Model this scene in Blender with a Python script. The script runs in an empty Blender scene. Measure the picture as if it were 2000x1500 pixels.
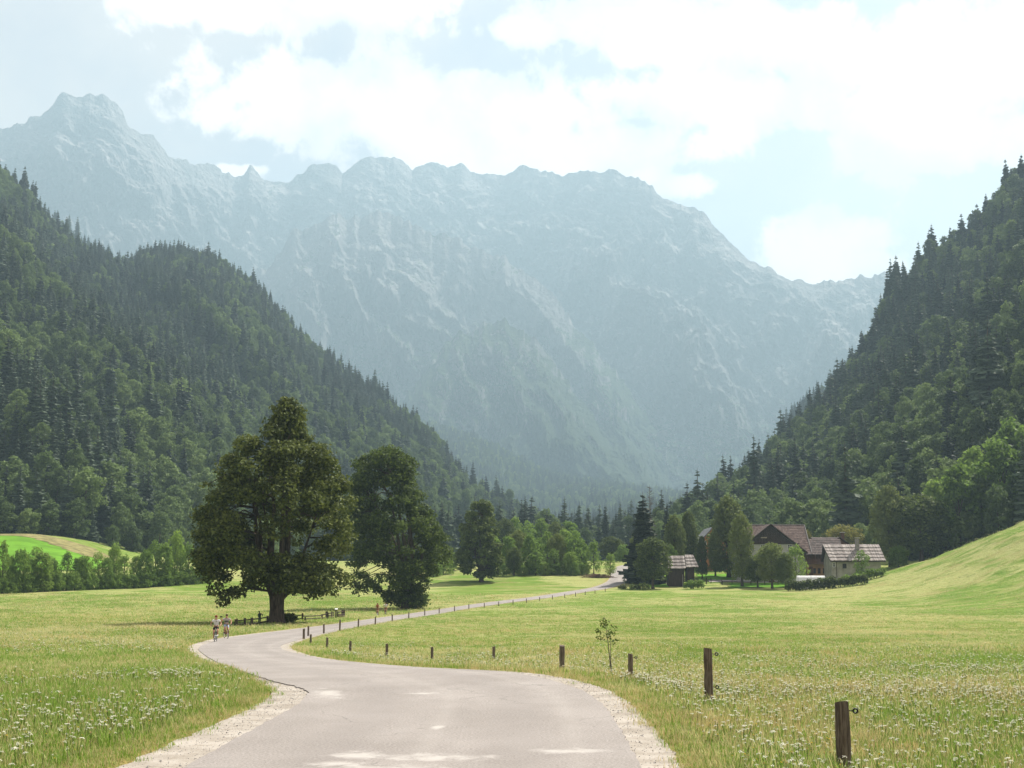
import bpy, bmesh, math, random
import numpy as np
from mathutils import Vector, Matrix

random.seed(7)
rng = np.random.default_rng(7)
sc = bpy.context.scene
COL = sc.collection

# ------------------------------------------------------------------ camera
F = 2700.0                      # focal length in photograph pixels (2000 wide)
PITCH = math.atan(400.0 / F)    # horizon sits at row 1150
EYE = Vector((0.0, 0.0, 2.0))
cam_d = bpy.data.cameras.new('camera')
cam_d.sensor_width = 36.0
cam_d.lens = F / 2000.0 * 36.0
cam_d.clip_start = 0.1
cam_d.clip_end = 20000.0
cam = bpy.data.objects.new('camera', cam_d)
COL.objects.link(cam)
cam.location = EYE
cam.rotation_euler = (math.pi / 2 + PITCH, 0, 0)
sc.camera = cam

# ------------------------------------------------------------------ light
SUN_EL = math.radians(53)
SUN_AZ = math.radians(44)       # from straight ahead (+Y) towards the right (+X)
SUN_DIR = Vector((math.cos(SUN_EL) * math.sin(SUN_AZ), math.cos(SUN_EL) * math.cos(SUN_AZ), math.sin(SUN_EL)))
HAZE_DENSITY = 0.000152

world = bpy.data.worlds.new('World')
sc.world = world
world.use_nodes = True
wn, wl = world.node_tree.nodes, world.node_tree.links
wn.clear()

def wnode(t, **kw):
    n = wn.new(t)
    for k, v in kw.items():
        setattr(n, k, v)
    return n

def wmath(op, a, b=None, c=None):
    n = wnode('ShaderNodeMath', operation=op)
    for i, s in enumerate((a, b, c)):
        if s is None:
            continue
        if isinstance(s, (int, float)):
            n.inputs[i].default_value = s
        else:
            wl.new(s, n.inputs[i])
    return n.outputs[0]

sky = wnode('ShaderNodeTexSky', sky_type='NISHITA')
sky.sun_disc = False
sky.sun_elevation = SUN_EL
sky.sun_rotation = SUN_AZ
sky.altitude = 800
sky.air_density = 1.0
sky.dust_density = 3.0
sky.ozone_density = 1.0
tc = wnode('ShaderNodeTexCoord')
sep = wnode('ShaderNodeSeparateXYZ')
wl.new(tc.outputs['Generated'], sep.inputs[0])
# cloud layer: direction projected on a flat deck
zc = wmath('ADD', wmath('MAXIMUM', sep.outputs[2], 0.02), 0.10)
px = wmath('DIVIDE', sep.outputs[0], zc)
py = wmath('DIVIDE', sep.outputs[1], zc)
comb = wnode('ShaderNodeCombineXYZ')
wl.new(px, comb.inputs[0]); wl.new(py, comb.inputs[1])

def cloud_noise(scale, detail, rough, off, dist=0.0):
    mp = wnode('ShaderNodeMapping')
    mp.inputs['Location'].default_value = off
    mp.inputs['Scale'].default_value = (scale, scale, scale)
    wl.new(tc.outputs['Generated'], mp.inputs[0])
    n = wnode('ShaderNodeTexNoise', noise_dimensions='3D')
    n.inputs['Scale'].default_value = 1.0
    n.inputs['Detail'].default_value = detail
    n.inputs['Roughness'].default_value = rough
    n.inputs['Distortion'].default_value = dist
    wl.new(mp.outputs[0], n.inputs['Vector'])
    return n.outputs['Fac']

def pix_dir(u, v):
    x, y = (u - 1000) / F, (750 - v) / F
    d = Vector((x, math.cos(PITCH) - y * math.sin(PITCH), math.sin(PITCH) + y * math.cos(PITCH)))
    return d.normalized()

# the cumulus masses that stand over the range (direction, size), noise breaks their outline
blobs = [(620, 210, 190, 75), (800, 250, 260, 95), (1010, 235, 240, 95), (1200, 290, 200, 60), (1450, 60, 330, 70), (1250, 40, 230, 55),
         (1700, 95, 260, 80), (1840, 170, 180, 110), (1880, 270, 200, 60), (1600, 480, 130, 55), (1680, 520, 110, 40), (1340, 365, 80, 30), (1270, 345, 60, 30),
         (560, -10, 280, 45), (460, 340, 70, 22), (1010, 60, 120, 30), (1420, 200, 260, 60), (2150, 120, 260, 100), (-300, -150, 350, 90), (900, -200, 400, 80)]
acc = None
for (u, v, su, sv) in blobs:
    d = pix_dir(u, v)
    right = Vector((1, 0, 0)); right = (right - d * right.dot(d)).normalized()
    up = d.cross(right) * -1
    dr = wnode('ShaderNodeVectorMath', operation='DOT_PRODUCT'); wl.new(tc.outputs['Generated'], dr.inputs[0]); dr.inputs[1].default_value = right / (su / F)
    du = wnode('ShaderNodeVectorMath', operation='DOT_PRODUCT'); wl.new(tc.outputs['Generated'], du.inputs[0]); du.inputs[1].default_value = up / (sv / F)
    df = wnode('ShaderNodeVectorMath', operation='DOT_PRODUCT'); wl.new(tc.outputs['Generated'], df.inputs[0]); df.inputs[1].default_value = d
    r2 = wmath('ADD', wmath('MULTIPLY', dr.outputs['Value'], dr.outputs['Value']), wmath('MULTIPLY', du.outputs['Value'], du.outputs['Value']))
    g = wmath('MULTIPLY', wmath('EXPONENT', wmath('MULTIPLY', r2, -0.7)), wmath('GREATER_THAN', df.outputs['Value'], 0.0))
    acc = g if acc is None else wmath('MAXIMUM', acc, g)
n1 = cloud_noise(11.0, 12.0, 0.62, (3.1, 0.4, 1.7), 0.25)
n2 = cloud_noise(3.0, 6.0, 0.55, (8.3, 2.2, 0.3))
n3 = cloud_noise(30.0, 8.0, 0.65, (0.7, 3.9, 5.1), 0.4)
fbm_out = wmath('ADD', wmath('MULTIPLY', wmath('SUBTRACT', n1, 0.5), 1.9), wmath('MULTIPLY', wmath('SUBTRACT', n3, 0.5), 1.0))
cov = wmath('ADD', wmath('ADD', wmath('MULTIPLY', acc, 0.85), fbm_out), wmath('MULTIPLY', n2, 0.35))
cr = wnode('ShaderNodeMapRange', interpolation_type='SMOOTHSTEP')
wl.new(cov, cr.inputs[0]); cr.inputs[1].default_value = 0.47; cr.inputs[2].default_value = 0.70
thin = wmath('ADD', n2, wmath('MULTIPLY', wmath('SUBTRACT', n1, 0.5), 0.8))
veil = wnode('ShaderNodeMapRange', interpolation_type='SMOOTHSTEP')
wl.new(thin, veil.inputs[0]); veil.inputs[1].default_value = 0.30; veil.inputs[2].default_value = 0.75; veil.inputs[3].default_value = 0.42; veil.inputs[4].default_value = 0.80
shade = cloud_noise(8.0, 10.0, 0.58, (1.4, 5.5, 2.9), 0.3)
thick = wmath('ADD', wmath('MULTIPLY', wmath('SUBTRACT', shade, 0.5), 1.3), wmath('MULTIPLY', wmath('SUBTRACT', cov, 0.5), 0.35))
shr = wnode('ShaderNodeMapRange', interpolation_type='SMOOTHSTEP'); wl.new(thick, shr.inputs[0])
shr.inputs[1].default_value = -0.12; shr.inputs[2].default_value = 0.26; shr.inputs[3].default_value = 0.70; shr.inputs[4].default_value = 1.0
soft = wmath('ADD', wmath('MULTIPLY', wmath('SUBTRACT', shr.outputs[0], 0.93), cr.outputs[0]), 0.93)
CLOUD = 13.8                    # cloud radiance on the sky texture's own scale
ccol = wnode('ShaderNodeVectorMath', operation='SCALE')
ccol.inputs[0].default_value = (CLOUD * 1.03, CLOUD * 0.92, CLOUD * 0.87)
wl.new(soft, ccol.inputs['Scale'])
mixv = wnode('ShaderNodeMix', data_type='RGBA')      # thin milky veil, then the cumulus in front of it
wl.new(veil.outputs[0], mixv.inputs['Factor']); wl.new(sky.outputs[0], mixv.inputs['A']); mixv.inputs['B'].default_value = (9.4, 8.0, 7.1, 1)
mixw = wnode('ShaderNodeMix', data_type='RGBA')
wl.new(cr.outputs[0], mixw.inputs['Factor']); wl.new(mixv.outputs['Result'], mixw.inputs['A']); wl.new(ccol.outputs[0], mixw.inputs['B'])
bg = wnode('ShaderNodeBackground'); bg.inputs['Strength'].default_value = 0.05
wl.new(mixw.outputs['Result'], bg.inputs['Color'])
wo = wnode('ShaderNodeOutputWorld'); wl.new(bg.outputs[0], wo.inputs['Surface'])

sun_d = bpy.data.lights.new('sun', 'SUN')
sun_d.energy = 5.0
sun_d.angle = math.radians(0.5)
sun_d.color = (1.0, 0.95, 0.86)
sun = bpy.data.objects.new('sun', sun_d)
COL.objects.link(sun)
sun.rotation_euler = (-SUN_DIR).to_track_quat('-Z', 'Y').to_euler()
sun.location = (200, 100, 300)

sc.view_settings.view_transform = 'Standard'
sc.view_settings.look = 'None'
sc.view_settings.gamma = 1.0
sc.view_settings.use_curve_mapping = False
sc.view_settings.exposure = 1.18
cy = sc.cycles
cy.max_bounces = 6; cy.diffuse_bounces = 3; cy.glossy_bounces = 2; cy.transmission_bounces = 4; cy.volume_bounces = 0; cy.transparent_max_bounces = 6
cy.caustics_reflective = False; cy.caustics_refractive = False

# ------------------------------------------------------------------ helpers
def P(u, v, D):
    """world point seen at photograph pixel (u, v), D metres ahead of the camera"""
    x, y = (u - 1000) / F, (750 - v) / F
    dy = math.cos(PITCH) - y * math.sin(PITCH)
    dz = math.sin(PITCH) + y * math.cos(PITCH)
    s = D / dy
    return Vector((x * s, D, EYE.z + dz * s))

def PX(u, D, v=1150.0):
    return P(u, v, D).x

def _hash(ix, iy, iz, seed):
    h = (ix.astype(np.int64) * 374761393 + iy.astype(np.int64) * 668265263 + iz.astype(np.int64) * 2147483647 + seed * 1274126177) & 0xffffffff
    h = ((h ^ (h >> 13)) * 1274126177) & 0xffffffff
    h = h ^ (h >> 16)
    return h

def pnoise(x, y, z=0.0, seed=0):
    """gradient noise, about -1..1, vectorised"""
    x, y, z = np.broadcast_arrays(np.asarray(x, float), np.asarray(y, float), np.asarray(z, float))
    ix, iy, iz = np.floor(x), np.floor(y), np.floor(z)
    fx, fy, fz = x - ix, y - iy, z - iz
    ux, uy, uz = fx * fx * fx * (fx * (fx * 6 - 15) + 10), fy * fy * fy * (fy * (fy * 6 - 15) + 10), fz * fz * fz * (fz * (fz * 6 - 15) + 10)
    out = 0
    for dx in (0, 1):
        for dy in (0, 1):
            for dz in (0, 1):
                h = _hash(ix + dx, iy + dy, iz + dz, seed)
                gx = (h & 1023) / 511.5 - 1; gy = ((h >> 10) & 1023) / 511.5 - 1; gz = ((h >> 20) & 1023) / 511.5 - 1
                w = (ux if dx else 1 - ux) * (uy if dy else 1 - uy) * (uz if dz else 1 - uz)
                out = out + w * (gx * (fx - dx) + gy * (fy - dy) + gz * (fz - dz))
    return out * 1.3

def fbm(x, y, z=0.0, octaves=4, seed=0, gain=0.5):
    a, f, s = 1.0, 1.0, 0.0
    for k in range(octaves):
        s = s + a * pnoise(np.asarray(x) * f, np.asarray(y) * f, np.asarray(z) * f, seed + k * 17)
        a *= gain; f *= 2.03
    return s

def ridged(x, y, octaves=5, seed=0, gain=0.55):
    a, f, s, w = 1.0, 1.0, 0.0, 1.0
    for k in range(octaves):
        n = 1.0 - np.abs(pnoise(x * f, y * f, 0.0, seed + k * 31)) * 1.6
        n = n * n
        s = s + a * n * w
        w = np.clip(n * 1.4, 0, 1)
        a *= gain; f *= 2.07
    return s

def new_mesh(name, verts, faces, smooth=False):
    me = bpy.data.meshes.new(name)
    verts = np.asarray(verts, dtype=np.float32)
    me.vertices.add(len(verts)); me.vertices.foreach_set('co', verts.ravel())
    faces = np.asarray(faces, dtype=np.int32) if not isinstance(faces, list) or len({len(f) for f in faces}) == 1 else faces
    if isinstance(faces, np.ndarray):
        n, k = faces.shape
        me.loops.add(n * k); me.loops.foreach_set('vertex_index', faces.ravel())
        me.polygons.add(n); me.polygons.foreach_set('loop_start', np.arange(0, n * k, k, dtype=np.int32)); me.polygons.foreach_set('loop_total', np.full(n, k, dtype=np.int32))
        if smooth:
            me.polygons.foreach_set('use_smooth', np.ones(n, dtype=bool))
        else:
            me.polygons.foreach_set('use_smooth', np.zeros(n, dtype=bool))
        me.update(calc_edges=True)
    else:
        me = bpy.data.meshes.new(name); me.from_pydata([tuple(map(float, v)) for v in verts], [], faces)
        if smooth:
            for p in me.polygons: p.use_smooth = True
    return me

def link(name, me, mats=None, parent=None):
    o = bpy.data.objects.new(name, me)
    COL.objects.link(o)
    if mats is not None and me is not None and len(me.materials) == 0:
        for m in (mats if isinstance(mats, (list, tuple)) else [mats]):
            me.materials.append(m)
    if parent is not None:
        o.parent = parent
    return o

def tag(o, label=None, cat=None, group=None, kind=None):
    if label: o['label'] = label
    if cat: o['category'] = cat
    if group: o['group'] = group
    if kind: o['kind'] = kind
    return o

def thing(name, label, cat, loc=(0, 0, 0), rz=0.0, group=None):
    o = bpy.data.objects.new(name, None)
    o.empty_display_size = 0.3
    COL.objects.link(o)
    o.location = loc; o.rotation_euler = (0, 0, rz)
    return tag(o, label, cat, group)

class MB:
    """collects boxes, tubes and faces into one mesh"""
    def __init__(s):
        s.v = []; s.f = []; s.m = []
    def add(s, vs, fs, mi=0):
        b = len(s.v); s.v += [tuple(v) for v in vs]
        for f in fs:
            s.f.append([b + i for i in f]); s.m.append(mi)
        return s
    def box(s, c, d, rz=0.0, mi=0, taper=1.0, rot=None):
        M = rot if rot is not None else Matrix.Rotation(rz, 3, 'Z')
        vs = []
        for z in (-1, 1):
            k = taper if z > 0 else 1.0
            for x, y in ((-1, -1), (1, -1), (1, 1), (-1, 1)):
                vs.append(Vector(c) + M @ Vector((x * d[0] / 2 * k, y * d[1] / 2 * k, z * d[2] / 2)))
        return s.add(vs, [(3, 2, 1, 0), (4, 5, 6, 7), (0, 1, 5, 4), (1, 2, 6, 5), (2, 3, 7, 6), (3, 0, 4, 7)], mi)
    def tube(s, pts, rad, n=8, mi=0, cap=True, squash=1.0):
        pts = [Vector(p) for p in pts]
        if not isinstance(rad, (list, tuple)): rad = [rad] * len(pts)
        vs = []; prev = None
        for i, p in enumerate(pts):
            t = (pts[min(i + 1, len(pts) - 1)] - pts[max(i - 1, 0)])
            t = t.normalized() if t.length > 1e-9 else Vector((0, 0, 1))
            a = prev if prev is not None else (Vector((1, 0, 0)) if abs(t.x) < 0.8 else Vector((0, 1, 0)))
            a = (a - t * a.dot(t)).normalized(); b = t.cross(a); prev = a
            for k in range(n):
                ang = 2 * math.pi * k / n
                vs.append(p + (a * math.cos(ang) + b * math.sin(ang) * squash) * rad[i])
        fs = []
        for i in range(len(pts) - 1):
            for k in range(n):
                fs.append((i * n + k, i * n + (k + 1) % n, (i + 1) * n + (k + 1) % n, (i + 1) * n + k))
        if cap:
            fs.append(tuple(range(n - 1, -1, -1))); fs.append(tuple((len(pts) - 1) * n + k for k in range(n)))
        return s.add(vs, fs, mi)
    def torus(s, c, R, r, axis='Y', n=24, m=8, mi=0, rot=None):
        vs = []; fs = []
        for i in range(n):
            a = 2 * math.pi * i / n
            for j in range(m):
                b = 2 * math.pi * j / m
                rr = R + r * math.cos(b)
                p = Vector((rr * math.cos(a), r * math.sin(b), rr * math.sin(a)))
                if axis == 'X': p = Vector((p.y, p.x, p.z))
                if axis == 'Z': p = Vector((p.x, p.z, p.y))
                if rot is not None: p = rot @ p
                vs.append(Vector(c) + p)
        for i in range(n):
            for j in range(m):
                fs.append((i * m + j, ((i + 1) % n) * m + j, ((i + 1) % n) * m + (j + 1) % m, i * m + (j + 1) % m))
        return s.add(vs, fs, mi)
    def ball(s, c, d, n=10, m=7, mi=0, rot=None):
        vs = [Vector((0, 0, -1))]
        for i in range(1, m):
            th = math.pi * i / m - math.pi / 2
            for k in range(n):
                a = 2 * math.pi * k / n
                vs.append(Vector((math.cos(th) * math.cos(a), math.cos(th) * math.sin(a), math.sin(th))))
        vs.append(Vector((0, 0, 1)))
        fs = [(0, 1 + (k + 1) % n, 1 + k) for k in range(n)]
        for i in range(m - 2):
            for k in range(n):
                fs.append((1 + i * n + k, 1 + i * n + (k + 1) % n, 1 + (i + 1) * n + (k + 1) % n, 1 + (i + 1) * n + k))
        L = len(vs) - 1
        fs += [(L, 1 + (m - 2) * n + k, 1 + (m - 2) * n + (k + 1) % n) for k in range(n)]
        out = []
        for v in vs:
            q = Vector((v.x * d[0] / 2, v.y * d[1] / 2, v.z * d[2] / 2))
            if rot is not None: q = rot @ q
            out.append(Vector(c) + q)
        return s.add(out, fs, mi)
    def mesh(s, name, mats, smooth=False):
        me = bpy.data.meshes.new(name)
        me.from_pydata([tuple(v) for v in s.v], [], s.f)
        for m in (mats if isinstance(mats, (list, tuple)) else [mats]): me.materials.append(m)
        me.polygons.foreach_set('material_index', s.m)
        if smooth: me.polygons.foreach_set('use_smooth', [True] * len(s.f))
        me.update()
        return me
    def build(s, name, mats, parent=None, smooth=False):
        return link(name, s.mesh(name, mats, smooth), None, parent)

# ------------------------------------------------------------------ materials
class NT:
    def __init__(s, name):
        s.m = bpy.data.materials.new(name); s.m.use_nodes = True
        s.n = s.m.node_tree.nodes; s.l = s.m.node_tree.links
        s.n.clear()
        s.out = s.n.new('ShaderNodeOutputMaterial')
    def new(s, t, ins=None, **kw):
        n = s.n.new(t)
        for k, v in kw.items(): setattr(n, k, v)
        for k, v in (ins or {}).items(): s.set(n.inputs[k], v)
        return n
    def set(s, sock, v):
        if isinstance(v, bpy.types.NodeSocket): s.l.new(v, sock)
        else: sock.default_value = v
    def math(s, op, a, b=0.0, clamp=False):
        n = s.new('ShaderNodeMath', operation=op, use_clamp=clamp); s.set(n.inputs[0], a); s.set(n.inputs[1], b)
        return n.outputs[0]
    def mix(s, f, a, b, blend='MIX'):
        n = s.new('ShaderNodeMix', data_type='RGBA', blend_type=blend)
        s.set(n.inputs['Factor'], f)
        s.set(n.inputs['A'], a if isinstance(a, bpy.types.NodeSocket) else (*a, 1) if len(a) == 3 else a)
        s.set(n.inputs['B'], b if isinstance(b, bpy.types.NodeSocket) else (*b, 1) if len(b) == 3 else b)
        return n.outputs['Result']
    def pos(s):
        return s.new('ShaderNodeNewGeometry').outputs['Position']
    def obj(s):
        return s.new('ShaderNodeTexCoord').outputs['Object']
    def noise(s, vec, scale, detail=4, rough=0.55, stretch=None, dist=0.0):
        if stretch:
            mp = s.new('ShaderNodeMapping'); s.set(mp.inputs[0], vec); mp.inputs['Scale'].default_value = stretch; vec = mp.outputs[0]
        n = s.new('ShaderNodeTexNoise', {'Scale': scale, 'Detail': detail, 'Roughness': rough, 'Distortion': dist})
        s.set(n.inputs['Vector'], vec)
        return n.outputs['Fac']
    def ramp(s, f, lo, hi, a=0.0, b=1.0, smooth=True):
        n = s.new('ShaderNodeMapRange', interpolation_type='SMOOTHSTEP' if smooth else 'LINEAR')
        for i, v in enumerate((f, lo, hi, a, b)): s.set(n.inputs[i], v)
        return n.outputs[0]
    def bump(s, h, strength=0.5, dist=0.1):
        n = s.new('ShaderNodeBump', {'Strength': strength, 'Distance': dist}); s.set(n.inputs['Height'], h)
        return n.outputs[0]
    def bsdf(s, color, rough=0.85, normal=None, spec=0.25, metallic=0.0, extra=None):
        b = s.new('ShaderNodeBsdfPrincipled')
        s.set(b.inputs['Base Color'], color if isinstance(color, bpy.types.NodeSocket) else (*color, 1))
        s.set(b.inputs['Roughness'], rough); b.inputs['Specular IOR Level'].default_value = spec; s.set(b.inputs['Metallic'], metallic)
        if normal is not None: s.set(b.inputs['Normal'], normal)
        return b.outputs[0]
    def done(s, shader):
        s.l.new(shader, s.out.inputs['Surface'])
        return s.m

def simple_mat(name, color, rough=0.8, vary=0.15, scale=3.0, bump=0.0, spec=0.25, metallic=0.0, stretch=None):
    t = NT(name)
    n = t.noise(t.obj(), scale, 5, 0.6, stretch)
    lo = tuple(c * (1 - vary) for c in color); hi = tuple(min(1, c * (1 + vary)) for c in color)
    c = t.mix(t.ramp(n, 0.3, 0.7), lo, hi)
    nm = t.bump(n, bump, 0.02) if bump else None
    return t.done(t.bsdf(c, rough, nm, spec, metallic))

def leaf_mat(name, dark, light, warm=None, trans=0.35, world_scale=None, spec=0.1, vary=0.3):
    """foliage: colour differs from leaf to leaf and tree to tree, some light passes through"""
    t = NT(name)
    oi = t.new('ShaderNodeObjectInfo')
    geo = t.new('ShaderNodeNewGeometry')
    c = t.mix(geo.outputs['Random Per Island'], dark, light)
    if warm is not None:
        c = t.mix(t.ramp(oi.outputs['Random'], 0.25, 1.0, 0, 0.8), c, warm)
    hsv = t.new('ShaderNodeHueSaturation', {'Saturation': 1.0, 'Fac': 1.0})
    t.set(hsv.inputs['Value'], t.ramp(oi.outputs['Random'], 0, 1, 1 - vary, 1 + vary, False)); t.set(hsv.inputs['Color'], c)
    if world_scale:
        nz = t.noise(oi.outputs['Location'], world_scale, 2, 0.5)
        c2 = t.mix(t.ramp(nz, 0.4, 0.65), hsv.outputs[0], t.mix(0.5, hsv.outputs[0], light))
    else:
        c2 = hsv.outputs[0]
    d = t.bsdf(c2, 0.6, None, spec)
    tr = t.new('ShaderNodeBsdfTranslucent'); t.set(tr.inputs['Color'], t.mix(0.5, c2, light))
    mx = t.new('ShaderNodeMixShader', {0: trans}); t.l.new(d, mx.inputs[1]); t.l.new(tr.outputs[0], mx.inputs[2])
    return t.done(mx.outputs[0])
# ------------------------------------------------------------------ terrain
def curve(xs, ys):
    """monotone cubic interpolation through control points"""
    xs = np.asarray(xs, float); ys = np.asarray(ys, float)
    d = np.diff(ys) / np.diff(xs); m = np.zeros_like(ys)
    m[0], m[-1] = d[0], d[-1]
    for i in range(1, len(xs) - 1):
        m[i] = 0 if d[i - 1] * d[i] <= 0 else 2 * d[i - 1] * d[i] / (d[i - 1] + d[i])
    def f(x):
        x = np.clip(np.asarray(x, float), xs[0], xs[-1])
        i = np.clip(np.searchsorted(xs, x) - 1, 0, len(xs) - 2)
        h = xs[i + 1] - xs[i]; t = (x - xs[i]) / h
        return ((1 + 2 * t) * (1 - t) ** 2 * ys[i] + t * (1 - t) ** 2 * h * m[i] + t * t * (3 - 2 * t) * ys[i + 1] + t * t * (t - 1) * h * m[i + 1])
    return f

def sstep(a, b, x):
    t = np.clip((np.asarray(x, float) - a) / (b - a), 0, 1)
    return t * t * (3 - 2 * t)

base_z = curve([-200, 10, 24, 28, 33, 38, 45, 55, 65, 75, 90, 105, 125, 160, 200, 230, 260, 285, 310, 330, 345, 355, 375, 395, 450, 600, 1000, 1500, 2200, 3000, 5000, 8000],
               [0.2, 0, 0, -0.02, -0.1, -0.22, -0.45, -0.72, -0.95, -1.17, -1.47, -1.6, -1.65, -1.7, -1.72, -1.4, -0.6, 0.3, 1.4, 2.3, 3.7, 4.7, 6.6, 8.4, 10.5, 14, 28, 50, 107, 170, 250, 300])
# asphalt edges read along the road: distance ahead, left pixel, right pixel
ROAD = [(15.4, 340, 1260), (20, 490, 1212), (24, 575, 1182), (27.2, 604, 1150), (28.4, 604, 1138), (29.4, 590, 1122), (33, 530, 1072), (38, 485, 990), (45, 448, 800), (55, 418, 645), (65, 400, 583), (75, 392, 554), (90, 406, 560),
        (105, 452, 603), (125, 560, 660), (160, 690, 753), (200, 778, 838), (230, 852, 897), (260, 942, 986), (285, 1034, 1075), (310, 1108, 1146), (330, 1156, 1193), (345, 1186, 1222), (355, 1193, 1236), (375, 1197, 1238), (395, 1210, 1250), (415, 1240, 1285), (450, 1310, 1360), (520, 1460, 1510)]
ry = [-60, -20, 4] + [r[0] for r in ROAD]
rl = [-4.6, -4.1, -3.8] + [PX(r[1], r[0]) for r in ROAD]
rr = [1.0, 1.3, 1.45] + [PX(r[2], r[0]) for r in ROAD]
road_l, road_r = curve(ry, rl), curve(ry, rr)
grav_l = curve([-60, 14, 24, 28, 30, 34, 42, 50, 58, 70, 90, 110, 140, 200, 520], [0.78, 0.80, 0.74, 0.70, 0.58, 0.25, 0.08, 0.25, 0.45, 0.55, 0.75, 0.7, 0.35, 0.3, 0.3])
grav_r = curve([-60, 15, 24, 33, 40, 48, 60, 72, 85, 105, 200, 520], [0.45, 0.5, 0.52, 0.65, 0.55, 0.32, 0.3, 0.55, 0.6, 0.2, 0.25, 0.3])
knoll = curve([0, 60, 70, 80.7, 86.9, 93.8, 101.4, 107.2, 113, 130, 160, 220, 400], [0, 0, 0.5, 2.0, 3.6, 6.3, 9.8, 12.9, 15.3, 24, 41, 74, 120])

def road_gap(x, y):
    """metres outside the gravel edge (negative on the road)"""
    return np.maximum(road_l(y) - grav_l(y) - x, x - road_r(y) - grav_r(y))

def gz(x, y, cut=True):
    x = np.asarray(x, float); y = np.asarray(y, float)
    z = base_z(y)
    g = road_gap(x, np.clip(y, -60, 520))
    away = sstep(1.0, 12.0, g)
    right = sstep(0.3, 3.2, x - road_r(np.clip(y, -60, 520)) - grav_r(np.clip(y, -60, 520)))
    z = z - 0.38 * right * (1 - sstep(45, 85, y))
    z = z + away * (0.22 * pnoise(x / 23, y / 37, 0, 3) + 0.10 * pnoise(x / 7, y / 9, 0, 5)) * sstep(5, 40, y)
    ky = np.where(y < 305, sstep(150, 305, y), 1 - 0.75 * sstep(305, 370, y))
    z = z + 0.94 * knoll(np.clip(x, 0, 399)) * ky * (1 + 0.03 * pnoise(x / 9, y / 11, 0, 9))
    z = z + 0.45 * ridged((y - 0.5 * x) / 17 + 0.4 * pnoise(x / 12, y / 12, 0, 14), x / 45, 2, 15) * sstep(66, 88, x) * sstep(190, 250, y)
    z = z + 9.0 * sstep(-112, -158, x) * sstep(362, 450, y)
    if cut:
        z = z - 0.09 * (1 - sstep(0.02, 0.45, g))
    return z

def gz1(x, y):
    return float(gz(np.array([x]), np.array([y]), False)[0])

rows = np.concatenate([np.arange(-60, 10, 2.0), np.arange(10, 60, 0.55), np.arange(60, 150, 1.4), np.arange(150, 430, 2.4), 430 * 1.055 ** np.arange(0, 55)])
cols = np.linspace(-1, 1, 300); cols = np.sign(cols) * np.abs(cols) ** 1.25
GX = cols[None, :] * (45 + 0.75 * np.maximum(rows, 0))[:, None]; GY = np.repeat(rows[:, None], len(cols), 1)
GZ = gz(GX, GY)

def grid_faces(nr, nc):
    i = np.arange(nr - 1)[:, None] * nc + np.arange(nc - 1)[None, :]
    i = i.ravel()
    return np.stack([i, i + 1, i + nc + 1, i + nc], 1)

# meadow: grass green, straw and flower-pale patches, dry rim along the gravel
t = NT('meadow')
p = t.pos()
big = t.noise(p, 0.03, 4, 0.55, (1.0, 0.55, 1.0), 0.3)
mid = t.noise(p, 0.22, 5, 0.6, (0.6, 1.3, 1.0))
fine = t.noise(p, 3.5, 5, 0.65)
ultra = t.noise(p, 14.0, 3, 0.7)
green = t.mix(t.ramp(mid, 0.35, 0.65), (0.115, 0.20, 0.024), (0.185, 0.25, 0.048))
straw = t.mix(t.ramp(fine, 0.35, 0.7), (0.26, 0.285, 0.08), (0.38, 0.375, 0.165))
c = t.mix(t.ramp(t.math('ADD', big, t.math('MULTIPLY', t.math('SUBTRACT', mid, 0.5), 0.7)), 0.40, 0.58), green, straw)
dash = t.noise(p, 0.55, 5, 0.75, (0.35, 1.0, 1.0), 0.4)
c = t.mix(t.ramp(dash, 0.60, 0.70, 0, 0.6), c, (0.05, 0.085, 0.018))
tus = t.noise(p, 1.1, 6, 0.8, (0.7, 1.0, 1.0), 0.6)
c = t.mix(t.ramp(tus, 0.56, 0.64, 0, 0.7), c, (0.065, 0.085, 0.022))
wp = t.noise(p, 0.10, 6, 0.7, (0.5, 1.2, 1.0), 0.8)
c = t.mix(t.ramp(wp, 0.50, 0.62, 0, 0.5), c, (0.27, 0.235, 0.09))
c = t.mix(t.ramp(fine, 0.60, 0.75, 0, 0.6), c, (0.36, 0.34, 0.2))
c = t.mix(t.ramp(fine, 0.42, 0.25, 0, 0.6), c, (0.05, 0.085, 0.018))
at = t.new('ShaderNodeAttribute', attribute_name='verge')
c = t.mix(t.math('MULTIPLY', at.outputs['Fac'], t.ramp(ultra, 0.2, 0.6)), c, (0.30, 0.22, 0.085))
hgt = t.math('ADD', t.math('MULTIPLY', fine, 0.5), t.math('ADD', t.math('MULTIPLY', ultra, 0.25), t.math('MULTIPLY', dash, 0.8)))
M_MEADOW = t.done(t.bsdf(c, 0.95, t.bump(hgt, 0.8, 0.35), 0.05))
me = new_mesh('ground', np.stack([GX, GY, GZ], 2).reshape(-1, 3), grid_faces(*GX.shape), True)
gap = road_gap(GX, np.clip(GY, -60, 520)) + 0.25 * pnoise(GX * 1.3, GY * 0.6, 0, 12)
me.attributes.new('verge', 'FLOAT', 'POINT').data.foreach_set('value', ((1 - sstep(0.0, 0.5, gap)) * (GY < 520)).ravel().astype(np.float32))
ground = tag(link('ground', me, M_MEADOW), kind='structure')

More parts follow.
